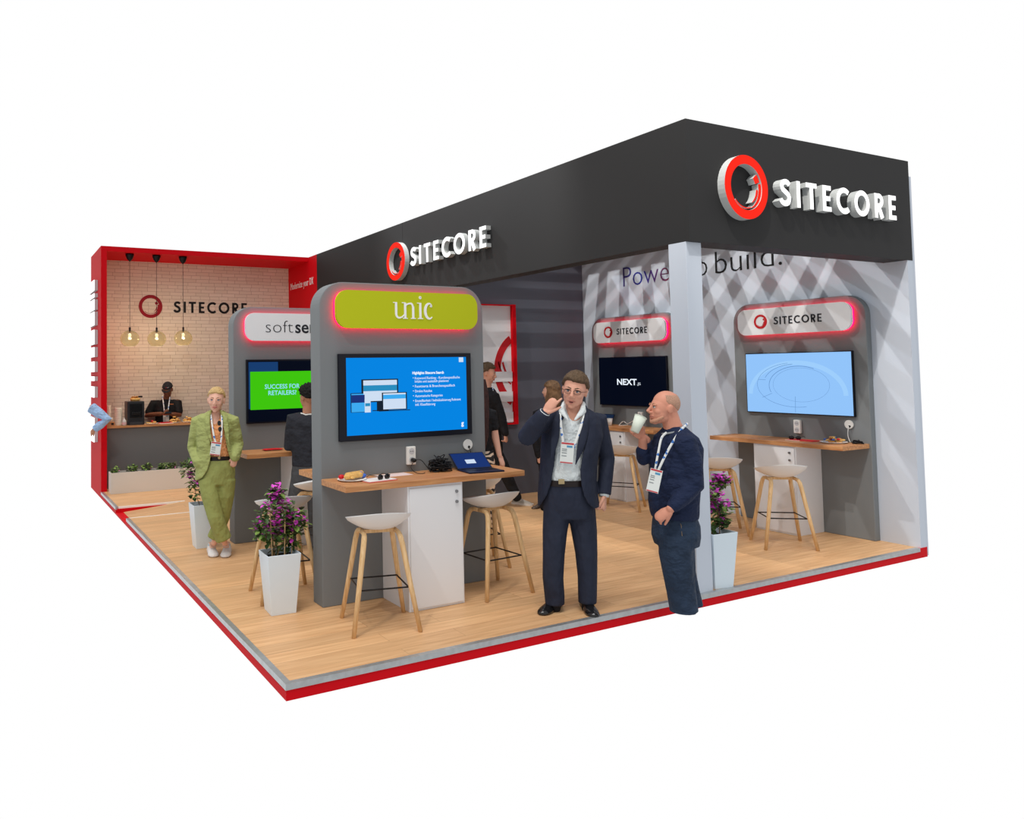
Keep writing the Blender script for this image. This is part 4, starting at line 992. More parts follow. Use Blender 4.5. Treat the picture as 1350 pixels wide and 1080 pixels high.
# trousers
bm = BM(); loft(bm, [ring(p(745, 636, 0), .170, .130, yw), ring(p(747, 650, 0), .188, .138, yw), ring(p(749, 668, 0), .192, .135, yw), ring(p(750, 682, 0), .185, .12, yw)])
tube(bm, [p(735, 668, 0), p(731.5, 700, .01), p(730, 730, .025), p(729, 762, .01), p(731, 785, .0), p(731.5, 796.5, .0)], [.105, .092, .082, .078, .075, .072], 20, round_ends=False)
tube(bm, [p(766, 668, 0), p(770, 700, .01), p(773, 730, .025), p(774.5, 762, .01), p(774.5, 784, .0), p(774.5, 795, .0)], [.105, .096, .082, .072, .070, .068], 20, round_ends=False)
obj('trousers', bm, M_suit, T, remesh=.0075, lap=5)
for u in (731.5, 774.5):
    bm = BM(); tube(bm, [p(u, 790, .0), p(u, 801, .0)], [.046, .044], 14); obj('sock', bm, M_blk_cloth, T, smooth=True)
for toe, hl in (((712.5, 812), (737, 798)), ((784.5, 815), (770, 798))):
    a, b_ = fp(*toe), fp(*hl); d = (b_-a).normalized(); bm = BM(); shoe(bm, a, a+d*.31, .053, .092); sh = obj('shoe', bm, M_shoe, T, remesh=.005, lap=3)
    bm = BM()
    for k in range(4):
        c = a+d*(.125+.022*k)+Vector((0, 0, .070+.007*k)); s_ = Vector((d.y, -d.x, 0)); tube(bm, [c-s_*.022, c+s_*.022], .0022, 6)
    obj('laces', bm, mat('lace_dark', (60, 60, 64), .4), sh)
# jacket
bm = BM()
rows = [(p(757, 538, -.03), .082, .080, yw, 66, 66), (p(756, 543, -.02), .140, .100, yw, 46, 44), (p(755, 549, -.015), .185, .118, yw, 38, 36), (p(754, 558, -.01), .210, .132, yw, 33, 31), (p(754, 575, -.005), .222, .142, yw, 30, 27), (p(751, 595, 0), .212, .152, yw, 30, 24), (p(749, 615, 0), .205, .156, yw, 32, 23),
        (p(748, 635, 0), .208, .158, yw, 36, 26), (p(748, 650, 0), .215, .162, yw, 44, 31), (p(749, 660, 0), .220, .165, yw, 58, 38), (p(749.5, 667, 0), .222, .165, yw, 72, 52)]
open_shell(bm, rows)
obj_j = obj('jacket_tmp', bm, M_suit, None, solid=.014)
bm = BM(); bm.from_mesh(obj_j.data); bpy.data.objects.remove(obj_j)
tube(bm, [p(735, 553, -.01), S1, S1.lerp(E1, .5)+Vector((-.01, 0, .01)), E1, E1.lerp(W1, .5), W1.lerp(E1, .14)], [.07, .085, .078, .070, .063, .054], 20)
tube(bm, [p(776, 554, -.01), S2, S2.lerp(E2, .5), E2, E2.lerp(W2, .5), W2], [.07, .076, .066, .060, .055, .050], 20, round_ends=False)
obj('jacket', bm, M_suit, T, remesh=.007, lap=4)
bm = BM()
for q in ([(741, 537, .06), (734, 556, .130), (731, 582, .168), (727, 606, .175)], [(771, 537, .05), (773, 556, .120), (766, 588, .160), (759, 612, .165)]):
    tube(bm, smooth_path([p(*a) for a in q], 4), [.016, .019, .022, .024, .027, .029, .031, .031, .028, .022, .014, .008, .004], 10, flat=((.1, 1, .15), .30))
obj('lapels', bm, M_suit, T, smooth=True)
bm = BM(); tube(bm, [W1.lerp(E1, .15), W1.lerp(E1, -.02)], [.040, .040], 18, round_ends=False); tube(bm, [W2.lerp(E2, .05), W2.lerp(E2, -.06)], [.038, .038], 18, round_ends=False); obj('cuffs', bm, M_shirt, T, smooth=True)
ribbon(T, [p(742.5, 533, .04), p(738.5, 543, .10), p(740, 565, .148), p(743, 586, .155), p(744.5, 597, .152)], .020, M_lany)
ribbon(T, [p(770, 532, .03), p(771, 545, .095), p(764, 568, .146), p(757, 588, .158), p(753.5, 597, .155)], .020, M_lany)
badge(T, p(748.5, 583+.5, .165), Matrix.Rotation(radians(6), 3, 'Y') @ Rz(radians(-8)), .096, .155)

# ---- 2. bald man drinking
B = (2.90, -.27, 0); T = empty('person', B, -YAW, 'bald man in a navy jumper and jeans drinking from a white cup beside the column', 'person')
p = PTf(B); hc, hR, hs = p(875, 537.5, .0), eul(-86, -3, 0), 1.06
S1, E1, W1 = p(872, 588, -.14), p(847, 603, -.10), p(847.5, 580, -.04); S2, E2, W2 = p(903, 584, .14), p(915, 640, .16), p(884, 671, .20)
bm = BM(); add_head(bm, hc, hR, hs, nose=1.08)
tube(bm, [p(882, 545, 0), p(886, 560, 0), p(891, 575, 0)], [.060, .066, .080], 18)
loft(bm, [ring(p(889, v, 0), rx, ry, -65) for v, rx, ry in ((566, .08, .06), (576, .15, .09), (610, .14, .10), (660, .14, .11), (700, .14, .10))])
for a, b_, c, r in ((S1, E1, W1, .031), (S2, E2, W2, .031)): tube(bm, [a, b_, c], [.05, .045, r], 14)
hand(bm, p(849, 577, -.045), Vector((-.80, .0, .58)), Vector((.1, -1, .1)), 1, (34, 38, 40, 42), 1.0, 50)
hand(bm, W2, p(868, 682, .17)-W2, Vector((.4, .8, -.5)), 1, (30, 34, 36, 38), 1.05, 30)
for s_, kx, ax, dd in ((893, 895, 899, .07), (889, 899, 911, -.08)): tube(bm, [p(s_, 700, dd), p(kx, 755, dd), p(ax, 800, dd)], [.07, .05, .045], 12)
obj('body', bm, M_skinr, T, remesh=.0042, lap=3)
face_parts(T, hc, hR, hs, mat('brow_sandy', (170, 128, 98), .7), lip=(184, 118, 104))
hair_shell(hc, hR, hs, .0022, lambda x, y, z: min(.42-y, (.74-z) if y > -.6 else .3, z-thr(y, .3, -.15)), M_hairg, T, name='cropped_hair')
H = head_fn(hc, hR, hs); bm = BM()
for sx in (-1, 1): tube(bm, [H(sx*.055, .035, -.065), H(sx*.038, .068, -.088), H(0, .084, -.100)], [.012*hs, .014*hs, .014*hs], 10)
obj('stubble_beard', bm, mat('beard_sandy', (200, 148, 122), .8, noise=(160, .12)), T, smooth=True)
bm = BM(); yw = -62
rows = [(p(889, 562, 0), .075, .068), (p(890, 568, 0), .115, .085), (p(891, 576, 0), .175, .112), (p(892, 590, 0), .205, .132), (p(891, 615, 0), .200, .145), (p(889, 640, 0), .192, .152), (p(888, 662, 0), .186, .152), (p(889, 676, 0), .180, .145), (p(889.5, 682, 0), .172, .138)]
loft(bm, [ring(c, rx, ry, yw) for c, rx, ry in rows])
tube(bm, [p(880, 580, -.12), S1, S1.lerp(E1, .5), E1, E1.lerp(W1, .35)], [.07, .078, .068, .064, .050], 18)
tube(bm, [p(897, 578, .08), S2, S2.lerp(E2, .5)+Vector((.015, 0, 0)), E2, E2.lerp(W2, .5), E2.lerp(W2, .86)], [.07, .082, .078, .070, .062, .048], 20)
obj('jumper', bm, M_knit, T, remesh=.007, lap=4)
bm = BM()
tube(bm, [p(906, 560.5, .0), p(900, 563, .075), p(889, 570, .085), p(878, 572, .06), p(873, 572, .0)], .007, 8); obj('shirt_collar', bm, mat('collar_grey', (150, 156, 160), .6), T, smooth=True)
bm = BM(); loft(bm, [ring(p(889.5, 680, 0), .160, .128, yw), ring(p(891, 692, 0), .172, .148, yw), ring(p(891, 706, 0), .175, .152, yw), ring(p(892, 718, 0), .16, .14, yw)])
tube(bm, [p(892, 706, .06), p(891, 730, .07), p(894, 755, .08), p(898, 780, .07), p(902, 806, .06)], [.122, .118, .106, .100, .098], 20, round_ends=False)
tube(bm, [p(893, 706, -.07), p(896, 730, -.08), p(900, 755, -.08), p(907, 780, -.08), p(913, 801, -.08)], [.115, .108, .092, .082, .078], 20, round_ends=False)
o = obj('jeans', bm, M_jean, T, remesh=.0075, lap=4)
bm = BM(); bm.from_mesh(o.data); zc = p(900, 805, .05).z
bmesh.ops.bisect_plane(bm, geom=list(bm.verts)+list(bm.edges)+list(bm.faces), plane_co=(0, 0, zc), plane_no=(0, 0, 1), clear_inner=True); bm.to_mesh(o.data); bm.free()
bm = BM()   # back pocket stitching and belt line
M_st = mat('orange_stitch', (150, 126, 92), .7)
tube(bm, [p(897, 691, .155), p(912, 690, .145), p(918, 689, .10)], .0022, 6); tube(bm, [p(898, 692, .158), p(900, 716, .175), p(908, 722, .165), p(917, 716, .12), p(918, 692, .10)], .0018, 6); obj('pocket_seam', bm, M_st, T)
ribbon(T, [p(906, 559, .04), p(898, 567, .105), p(887, 583, .14), p(876, 603, .165), p(868, 620, .17)], .019, M_lany)
ribbon(T, [p(878, 571, .09), p(872, 578, .10), p(868, 596, .13), p(864, 618, .15)], .017, M_lany)
badge(T, p(866, 619, .185), Matrix.Rotation(radians(14), 3, 'Y') @ Rz(radians(-38)), .085, .165)
# the cup he drinks from
c0, c1 = p(836.5, 569.5, .045), p(845, 549, .03); ax = (c1-c0).normalized()
t = empty('paper_cup', B, -YAW, 'white paper cup held to the mouth of the bald man', 'cup')
x_, y_ = frame_of(ax)
bm = BM(); L_ = .122
loft(bm, [[c0+ax*L_*k+(x_*cos(2*pi*j/28)+y_*sin(2*pi*j/28))*r for j in range(28)] for k, r in ((0, .001), (0, .030), (1, .044), (1, .0425), (.03, .0285), (.03, .001))], caps=False); obj('wall', bm, mat('cup_offwhite', (228, 236, 222), .55), t, smooth=True)
bm = BM(); tube(bm, [c0+ax*L_+(x_*cos(2*pi*j/28)+y_*sin(2*pi*j/28))*.044 for j in range(29)], .0025, 6, round_ends=False); obj('rim', bm, mat('cup_offwhite', (228, 236, 222), .55), t)

# ---- 3. woman in green
B = (.50, 3.25, 0); T = empty('person', B, -YAW, 'blond woman in an olive green trouser suit with hands in pockets', 'person')
p, fp = PTf(B), FPf(B); hc, hR, hs = p(285, 527.6, .02), eul(4, 0, 2), 1.05
S1, E1, W1 = p(260, 555, 0), p(254.5, 590, -.05), p(263, 611, .07); S2, E2, W2 = p(307.5, 554, 0), p(314, 586, -.05), p(310, 602, .07)
bm = BM(); add_head(bm, hc, hR, hs, True, nose=.94)
tube(bm, [hc+Vector((0, .02, -.06)), p(284.5, 544, 0), p(284, 553, 0), p(284, 562, .03)], [.052, .052, .064, .06], 16)
loft(bm, [ring(p(284, v, 0), rx, ry, 5) for v, rx, ry in ((554, .07, .05), (560, .13, .07), (580, .12, .08), (600, .11, .08), (620, .13, .09))])
for a, b_, c in ((S1, E1, W1), (S2, E2, W2)): tube(bm, [a, b_, c], [.04, .035, .024], 12)
hand(bm, W1, Vector((.25, 0, -1)), Vector((.3, .9, 0)), 1, (15, 18, 20, 22), .9); hand(bm, W2, Vector((-.25, .15, -1)), Vector((-.3, .9, 0)), -1, (15, 18, 20, 22), .9)
tube(bm, [p(272, 625, .05), p(284, 683, .08), p(296.5, 716, .03)], [.06, .045, .030], 12); tube(bm, [p(298, 625, 0), p(297, 683, -.02), p(282, 716, .0)], [.06, .045, .030], 12)
obj('body', bm, M_skinp, T, remesh=.005, lap=2)
face_parts(T, hc, hR, hs, mat('brow_blond', (150, 112, 80), .7), iris=(74, 96, 128), lip=(200, 110, 108))
hair_shell(hc, hR, hs, .012, lambda x, y, z: min(z-thr(y, .46, -.05, -.6)+.25*max(0, y)*abs(x), .3), M_hairy, T, bump=.25, seed=5)
bm = BM(); yw = 6
loft(bm, [ring(p(284.5, 547, 0), .070, .066, yw, tilt=(0, 1)), ring(p(284.5, 551, 0), .10, .075, yw, tilt=(0, .6)), ring(p(284, 557, 0), .14, .088, yw, tilt=(0, .2)), ring(p(285, 575, 0), .140, .105, yw), ring(p(286.5, 592, 0), .130, .098, yw), ring(p(287.5, 606, 0), .135, .098, yw)]); obj('blouse', bm, M_peach, T, remesh=.007, lap=3)
bm = BM(); loft(bm, [ring(p(287.5, 601, 0), .142, .112, yw), ring(p(287.5, 606, 0), .142, .112, yw)]); obj('belt', bm, M_belt, T)
bm = BM(); ell(bm, p(289, 603.5, .118), (.016, .006, .016), u=12, v=8); obj('belt_buckle', bm, M_gold, T)
bm = BM(); loft(bm, [ring(p(287.5, 604, 0), .138, .106, yw), ring(p(286.5, 614, 0), .165, .125, yw), ring(p(286, 626, 0), .180, .130, yw), ring(p(286, 638, 0), .172, .12, yw)])
tube(bm, [p(275, 632, .03), p(278, 655, .07), p(284, 681, .10), p(290, 698, .08), p(295, 711, .06)], [.105, .092, .078, .078, .082], 18, round_ends=False)
tube(bm, [p(298, 632, 0), p(297.5, 655, .0), p(294, 681, -.02), p(287, 698, -.02), p(281.5, 710, -.02)], [.098, .085, .072, .070, .068], 18, round_ends=False)
obj('trousers', bm, M_greenp, T, remesh=.008, lap=4)
bm = BM()
rows = [(p(284.5, 541.5, -.03), .064, .068, yw, 62, 62), (p(284.5, 545, -.02), .105, .086, yw, 46, 46), (p(284, 550, -.01), .165, .105, yw, 30, 32), (p(284, 558, -.01), .182, .118, yw, 24, 30), (p(284, 572, 0), .182, .130, yw, 16, 32), (p(284, 592, 0), .178, .132, yw, 8, 44), (p(284, 606, 0), .182, .138, yw, 12, 58), (p(284, 618, 0), .190, .142, yw, 20, 72), (p(284, 627, 0), .192, .145, yw, 34, 88), (p(283, 632, 0), .190, .146, yw, 60, 110)]
open_shell(bm, rows); oj = obj('jacket_tmp', bm, M_green, None, solid=.014); bm = BM(); bm.from_mesh(oj.data); bpy.data.objects.remove(oj)
tube(bm, [p(268, 552, -.01), S1, S1.lerp(E1, .5), E1, E1.lerp(W1, .5), W1], [.055, .064, .062, .060, .060, .062], 18); tube(bm, [p(300, 552, -.01), S2, S2.lerp(E2, .5), E2, E2.lerp(W2, .5), W2], [.055, .062, .058, .056, .054, .052], 18)
obj('jacket', bm, M_green, T, remesh=.0075, lap=4)
bm = BM()
for q in ([(278, 542, .05), (273.5, 552, .11), (275, 570, .14), (281, 588, .145)], [(291, 542, .05), (296.5, 553, .105), (299, 570, .13), (302, 588, .125)]):
    tube(bm, smooth_path([p(*a) for a in q], 4), [.012, .016, .019, .022, .026, .028, .028, .026, .022, .016, .010, .006, .003], 10, flat=((.1, 1, .1), .2))
obj('lapels', bm, M_green, T, smooth=True)
ribbon(T, [p(277.5, 542, .04), p(279, 556, .115), p(282, 575, .145), p(284.5, 584, .145)], .018, M_lany); ribbon(T, [p(292, 542, .04), p(292.5, 556, .115), p(292, 575, .14), p(291, 584, .14)], .018, M_lany)
badge(T, p(285.5, 583, .15), Matrix.Rotation(radians(8), 3, 'Y'), .10, .13)
bm = BM()
for z in (0, 1): ell(bm, p(289+z*1.0, 558+z*8, .135), (.018, .006, .026), u=14, v=10)
obj('sunglasses', bm, mat('dark_lens', (14, 15, 20), .15), T)
for toe, hl in (((282.5, 735.5), (277.5, 727)), ((296.5, 736), (300.5, 727))):
    a, b_ = fp(*toe), fp(*hl); d = (b_-a).normalized(); bm = BM(); shoe(bm, a, a+d*.27, .054, .105); sh = obj('shoe', bm, M_shoew, T, remesh=.006, lap=3)
    s_ = Vector((d.y, -d.x, 0)); bm = BM()
    for k in range(4):
        c = a+d*(.10+.025*k)+Vector((0, 0, .084+.010*k)); tube(bm, [c-s_*.026, c+s_*.026], .007, 6)
    obj('laces', bm, mat('lace_peach', (232, 190, 168), .6), sh)
    bm = BM(); ell(bm, a+d*.20+Vector((0, 0, .085)), (.036, .036, .018)); obj('tongue', bm, mat('tongue_blue', (160, 196, 216), .6), sh)

# ---- 4. man in the black cap behind the counter
B = (1.10, 9.05, 0); T = empty('person', B, -YAW, 'man in a black cap and polo shirt behind the coffee counter', 'person')
p = PTf(B); hc, hR, hs = p(221, 514, .06), eul(2, 26, 0), 1.02
S1, E1, W1 = p(203, 532, 0), p(194.5, 547.5, .06), p(212.5, 545.5, .22); S2, E2, W2 = p(234, 531, 0), p(236, 547, .06), p(226, 546, .22)
bm = BM(); add_head(bm, hc, hR, hs); tube(bm, [hc+Vector((0, .02, -.05)), p(219.5, 527, 0), p(219, 533, 0)], [.058, .062, .08], 14)
loft(bm, [ring(p(219, v, 0), rx, ry) for v, rx, ry in ((529, .08, .06), (533, .16, .08), (550, .15, .09), (590, .13, .08))])
for a, b_, c in ((S1, E1, W1), (S2, E2, W2)): tube(bm, [a, b_, c], [.062, .054, .034], 12)
hand(bm, W1, Vector((1, -.25, .05)), Vector((.1, .2, 1)), -1, (35, 38, 40, 42), 1.05); hand(bm, W2, Vector((-1, -.25, .05)), Vector((-.1, .2, 1)), 1, (35, 38, 40, 42), 1.05)
for x in (-.1, .1): tube(bm, [p(219, 585, 0)+Vector((x, 0, 0)), Vector((x-.02, 0, .5)), Vector((x-.02, 0, .06))], [.08, .06, .05], 10)
obj('body', bm, M_skind, T, remesh=.006, lap=2); face_parts(T, hc, hR, hs, M_hairk, iris=(30, 22, 18), lip=(140, 84, 76))
hair_shell(hc, hR, hs, .016, lambda x, y, z: z-.12+max(0, -y)*.2, M_blk_cloth, T, name='cap')
H = head_fn(hc, hR, hs); bm = BM()
loft(bm, [[H(.078*cos(a)*k, .075+(.085*k-.0)*max(0, sin(a))+.0, .044-.02*k*sin(a)+o_) for a in [pi*i/16 for i in range(17)]] for k, o_ in ((.6, .0), (1.0, 0), (1.0, .006), (.6, .006))], caps=False, closed=False); obj('cap_brim', bm, M_blk_cloth, T, smooth=True)
bm = BM(); tube(bm, [H(-.002, .092, .085), H(.012, .090, .085)], .004, 8); obj('cap_logo', bm, M_redp, T); bm = BM(); tube(bm, [H(.018, .089, .085), H(.042, .078, .085)], .0025, 8); obj('cap_lettering', bm, M_wp, T)
bm = BM(); loft(bm, [ring(p(219, v, 0), rx, ry) for v, rx, ry in ((526.5, .075, .07), (529, .12, .09), (533, .175, .11), (540, .195, .125), (549, .19, .13), (565, .175, .12), (590, .17, .11))])
tube(bm, [p(209, 532, 0), S1, S1.lerp(E1, .72)], [.06, .078, .074], 14); tube(bm, [p(229, 531, 0), S2, S2.lerp(E2, .72)], [.06, .078, .074], 14); obj('polo_shirt', bm, mat('polo_black', (16, 17, 20), .8, bump=(9, .6)), T, remesh=.009, lap=3)
ribbon(T, [p(214, 522, .08), p(215.5, 532, .135), p(217, 546, .145)], .018, M_lany); ribbon(T, [p(224, 524, .08), p(222.5, 534, .135), p(221, 546, .145)], .018, M_lany); badge(T, p(219, 546.5, .15), Matrix.Identity(3), .10, .13)
bm = BM(); tube(bm, [p(224.5, 533, .135), p(228.5, 533, .13)], .005, 8); obj('shirt_logo', bm, mat('logo_orange', (190, 110, 60), .6), T)
bm = BM(); loft(bm, [ring(Vector((-.02, 0, z)), rx, .11) for z, rx in ((.95, .165), (.85, .175), (.75, .17))]); 
for x in (-.1, .08): tube(bm, [Vector((x, 0, .78)), Vector((x, 0, .45)), Vector((x, 0, .06))], [.09, .075, .065], 12)
obj('trousers', bm, M_blk_cloth, T, remesh=.01, lap=3)
for x in (-.1, .08): bm = BM(); shoe(bm, Vector((x, -.17, 0)), Vector((x, .08, 0)), .045, .07); obj('shoe', bm, M_shoe, T, smooth=True)
t = empty('mobile_phone', B, -YAW, 'black phone in the hands of the man in the cap', 'phone'); c = p(221.5, 544.3, .285)
bm = BM(); box(bm, (-.05, -.03, -.005), (.06, .03, .005))
for v in bm.verts: v.co = c+Matrix.Rotation(radians(25), 3, 'X') @ v.co
obj('case', bm, M_blk, t)
bm = BM(); box(bm, (-.045, -.026, .0052), (.055, .026, .006))
for v in bm.verts: v.co = c+Matrix.Rotation(radians(25), 3, 'X') @ v.co
obj('screen', bm, glow('phone_screen', (30, 34, 40)), t)

# ---- 5. dark dressed man with his back to us at the second kiosk
B = (1.28, 3.05, 0); T = empty('person', B, -YAW, 'dark haired man in a dark jumper standing with his back turned at the green screen', 'person')
p, fp = PTf(B), FPf(B); hc, hR, hs = p(406.5, 524, 0), eul(-142, 8, 0), 1.04
S1, E1, W1 = p(387, 552, 0), p(381.5, 588, 0), p(398, 588, -.20); S2, E2, W2 = p(424, 552, 0), p(430, 588, 0), p(415, 588, -.20)
bm = BM(); add_head(bm, hc, hR, hs); tube(bm, [hc+Vector((0, .0, -.05)), p(406, 545, 0), p(406, 555, 0)], [.056, .058, .075], 14)
loft(bm, [ring(p(406, v, 0), rx, ry) for v, rx, ry in ((549, .08, .06), (556, .15, .08), (590, .13, .09), (620, .14, .09))])
for a, b_, c in ((S1, E1, W1), (S2, E2, W2)): tube(bm, [a, b_, c], [.05, .042, .028], 12)
hand(bm, W1, Vector((.2, 1, .1)), Vector((0, 0, -1)), 1, L=1.0); hand(bm, W2, Vector((-.2, 1, .1)), Vector((0, 0, -1)), -1, L=1.0)
tube(bm, [p(396, 618, 0), p(388, 665, 0), p(381, 722, 0)], [.07, .05, .04], 10); tube(bm, [p(416, 618, 0), p(416, 665, 0), p(416, 722, 0)], [.07, .05, .04], 10)
obj('body', bm, M_skint, T, remesh=.0065, lap=2)
hair_shell(hc, hR, hs, .022, lambda x, y, z: z-thr(y, .35), M_hairk, T, bump=.9, seed=8)
bm = BM(); loft(bm, [ring(p(406, v, 0), rx, ry) for v, rx, ry in ((545, .07, .065), (549, .13, .09), (556, .185, .115), (575, .185, .125), (598, .165, .12), (614, .165, .12))])
tube(bm, [p(396, 551, 0), S1, S1.lerp(E1, .5), E1, E1.lerp(W1, .9)], [.06, .078, .070, .064, .045], 16); tube(bm, [p(416, 551, 0), S2, S2.lerp(E2, .5), E2, E2.lerp(W2, .9)], [.06, .078, .070, .064, .045], 16)
obj('jumper', bm, M_char, T, remesh=.009, lap=3)
bm = BM(); tube(bm, [p(397, 545, .03), p(403, 547, .075), p(413, 546, .06)], .008, 8); obj('shirt_collar', bm, M_wp, T, smooth=True)
bm = BM(); loft(bm, [ring(p(406, v, 0), rx, .115) for v, rx in ((612, .16), (625, .175), (640, .17))])
tube(bm, [p(396, 632, 0), p(387, 670, 0), p(381, 718, 0)], [.10, .082, .065], 14); tube(bm, [p(416, 632, 0), p(416, 670, 0), p(416, 718, 0)], [.10, .082, .065], 14); obj('trousers', bm, M_dgrey, T, remesh=.01, lap=3)
for u in (381, 416): bm = BM(); q = p(u, 720, 0); q.z = 0; shoe(bm, q+Vector((0, .17, 0)), q+Vector((0, -.08, 0)), .045, .07); obj('shoe', bm, M_shoe, T, smooth=True)

# ---- 6. man in the black jacket by the poster
B = (4.62, 3.95, 0); T = empty('person', B, -YAW, 'brown haired man in a black jacket and grey trainers walking in front of the poster', 'person')
p, fp = PTf(B), FPf(B); hc, hR, hs = p(643.5, 492, 0), eul(72, 12, 0), 1.05
S1, E1, W1 = p(651, 523, .14), p(661, 551, .14), p(666, 571, .16); S2, E2, W2 = p(636, 523, -.14), p(640, 552, -.12), p(648, 574, -.06)
bm = BM(); add_head(bm, hc, hR, hs); tube(bm, [hc+Vector((-.01, 0, -.05)), p(642, 510, 0), p(642, 518, 0)], [.055, .058, .075], 14)
loft(bm, [ring(p(642, v, 0), rx, ry, 60) for v, rx, ry in ((513, .08, .06), (520, .15, .08), (550, .13, .09), (590, .14, .09))])
for a, b_, c in ((S1, E1, W1), (S2, E2, W2)): tube(bm, [a, b_, c], [.05, .042, .028], 12)
hand(bm, W1, Vector((.1, 0, -1)), Vector((-.6, .5, 0)), 1, (35, 38, 40, 42), 1.02); hand(bm, W2, Vector((.1, 0, -1)), Vector((.3, -.8, 0)), -1, (35, 38, 40, 42), 1.02)
tube(bm, [p(650, 592, .08), p(668, 628, .08), p(682, 656, .06)], [.06, .05, .04], 10); tube(bm, [p(643, 592, -.08), p(642, 630, -.08), p(638, 662, -.08)], [.06, .05, .04], 10)
obj('body', bm, M_skin, T, remesh=.006, lap=2); face_parts(T, hc, hR, hs, M_hairb)
hair_shell(hc, hR, hs, .020, lambda x, y, z: z-thr(y, .42), M_hairb, T, bump=.5, seed=2)
bm = BM(); loft(bm, [ring(p(u, v, 0), rx, ry, 60) for u, v, rx, ry in ((643, 511, .07, .07), (643, 515, .13, .10), (643, 521, .195, .125), (644, 540, .20, .135), (646, 565, .185, .135), (648, 588, .19, .14), (648, 596, .19, .14))])
tube(bm, [p(646, 520, .06), S1, S1.lerp(E1, .5), E1, W1], [.06, .08, .072, .066, .05], 16); tube(bm, [p(639, 520, -.06), S2, E2, W2], [.06, .08, .066, .05], 14); obj('jacket', bm, M_blk_cloth, T, remesh=.009, lap=3)
bm = BM(); tube(bm, [p(649.5, 508, .02), p(650, 520, .12), p(649.5, 535, .16)], .008, 8); obj('lanyard_strap', bm, M_lany, T)
bm = BM(); tube(bm, [p(650, 592, .06), p(661, 612, .07), p(669, 630, .07), p(677, 647, .06), p(681, 655, .05)], [.10, .092, .080, .070, .066], 16); tube(bm, [p(644, 592, -.06), p(643, 630, -.07), p(639, 660, -.07)], [.10, .08, .065], 14)
obj('trousers', bm, M_blk_cloth, T, remesh=.01, lap=3)
M_gsh = mat('grey_trainer', (176, 166, 154), .7); M_sole = mat('white_sole', (228, 224, 218), .5)
for a, b_ in ((fp(706.5, 667.5), fp(676, 664)), (fp(655, 668), fp(630, 664))):
    a = b_+(a-b_).normalized()*.30; bm = BM(); shoe(bm, a, b_, .05, .095); sh = obj('shoe', bm, M_gsh, T, remesh=.006, lap=2)
    d = (a-b_).normalized(); s_ = Vector((d.y, -d.x, 0)); bm = BM()
    loft(bm, [[b_+d*.30*t+s_*sx*.052*w_+Vector((0, 0, z)) for sx, z in ((-1, .001), (1, .001), (1, .026), (-1, .026))] for t, w_ in ((-.02, .6), (.1, .9), (.5, .92), (.75, 1.02), (.93, .8), (1.02, .35))]); obj('sole', bm, M_sole, sh)

# ---- 7. woman in the striped skirt behind the front kiosk
B = (3.07, 2.28, 0); T = empty('person', B, -YAW, 'woman in a black top and black and cream zebra skirt, partly behind the front kiosk', 'person')
p, fp = PTf(B), FPf(B); hc, hR, hs = p(629, 513, 0), eul(160, 5, 0), .98
S1, E1, W1 = p(647.5, 545, 0), p(653, 577, .02), p(658.5, 601, .06); S2, E2, W2 = p(611, 545, 0), p(606, 577, 0), p(606, 601, .04)
bm = BM(); add_head(bm, hc, hR, hs); tube(bm, [hc+Vector((0, 0, -.05)), p(629, 533, 0), p(629, 541, 0)], [.048, .05, .065], 14)
loft(bm, [ring(p(630, v, 0), rx, ry) for v, rx, ry in ((536, .07, .05), (542, .13, .07), (570, .11, .08), (600, .13, .09))])
for a, b_, c in ((S1, E1, W1), (S2, E2, W2)): tube(bm, [a, b_, c], [.046, .040, .026], 14)
hand(bm, W1, Vector((.35, -.1, -1)), Vector((-.5, .6, -.2)), 1, (15, 22, 28, 30), .95); hand(bm, W2, Vector((.05, 0, -1)), Vector((.7, .3, 0)), -1, (30, 30, 32, 35), .95)
for u in (622, 640): tube(bm, [p(u, 610, 0), p(u, 670, 0), p(u, 728, 0)], [.07, .05, .035], 10)
obj('body', bm, M_skinp, T, remesh=.006, lap=2)
hair_shell(hc, hR, hs, .022, lambda x, y, z: z-.2+max(0, -y)*1.3, M_hairr, T, bump=.4, seed=4)
bm = BM(); loft(bm, [ring(p(u, v, dd), rx, ry) for u, v, rx, ry, dd in ((630, 500, .08, .08, .02), (631, 520, .105, .09, .03), (633, 545, .095, .065, .08), (634, 575, .08, .045, .12), (633, 596, .05, .025, .13))]); obj('long_hair', bm, M_hairr, T, smooth=True, remesh=.008, lap=3)
bm = BM(); loft(bm, [ring(p(630, v, 0), rx, ry) for v, rx, ry in ((538, .09, .07), (542, .14, .09), (549, .16, .11), (570, .145, .11), (590, .14, .105), (598, .15, .11))])
tube(bm, [p(640, 543, 0), S1, S1.lerp(E1, .55)], [.05, .062, .060], 14); tube(bm, [p(620, 543, 0), S2, S2.lerp(E2, .5)], [.05, .062, .058], 14); obj('top', bm, M_blk_cloth, T, remesh=.009, lap=3)
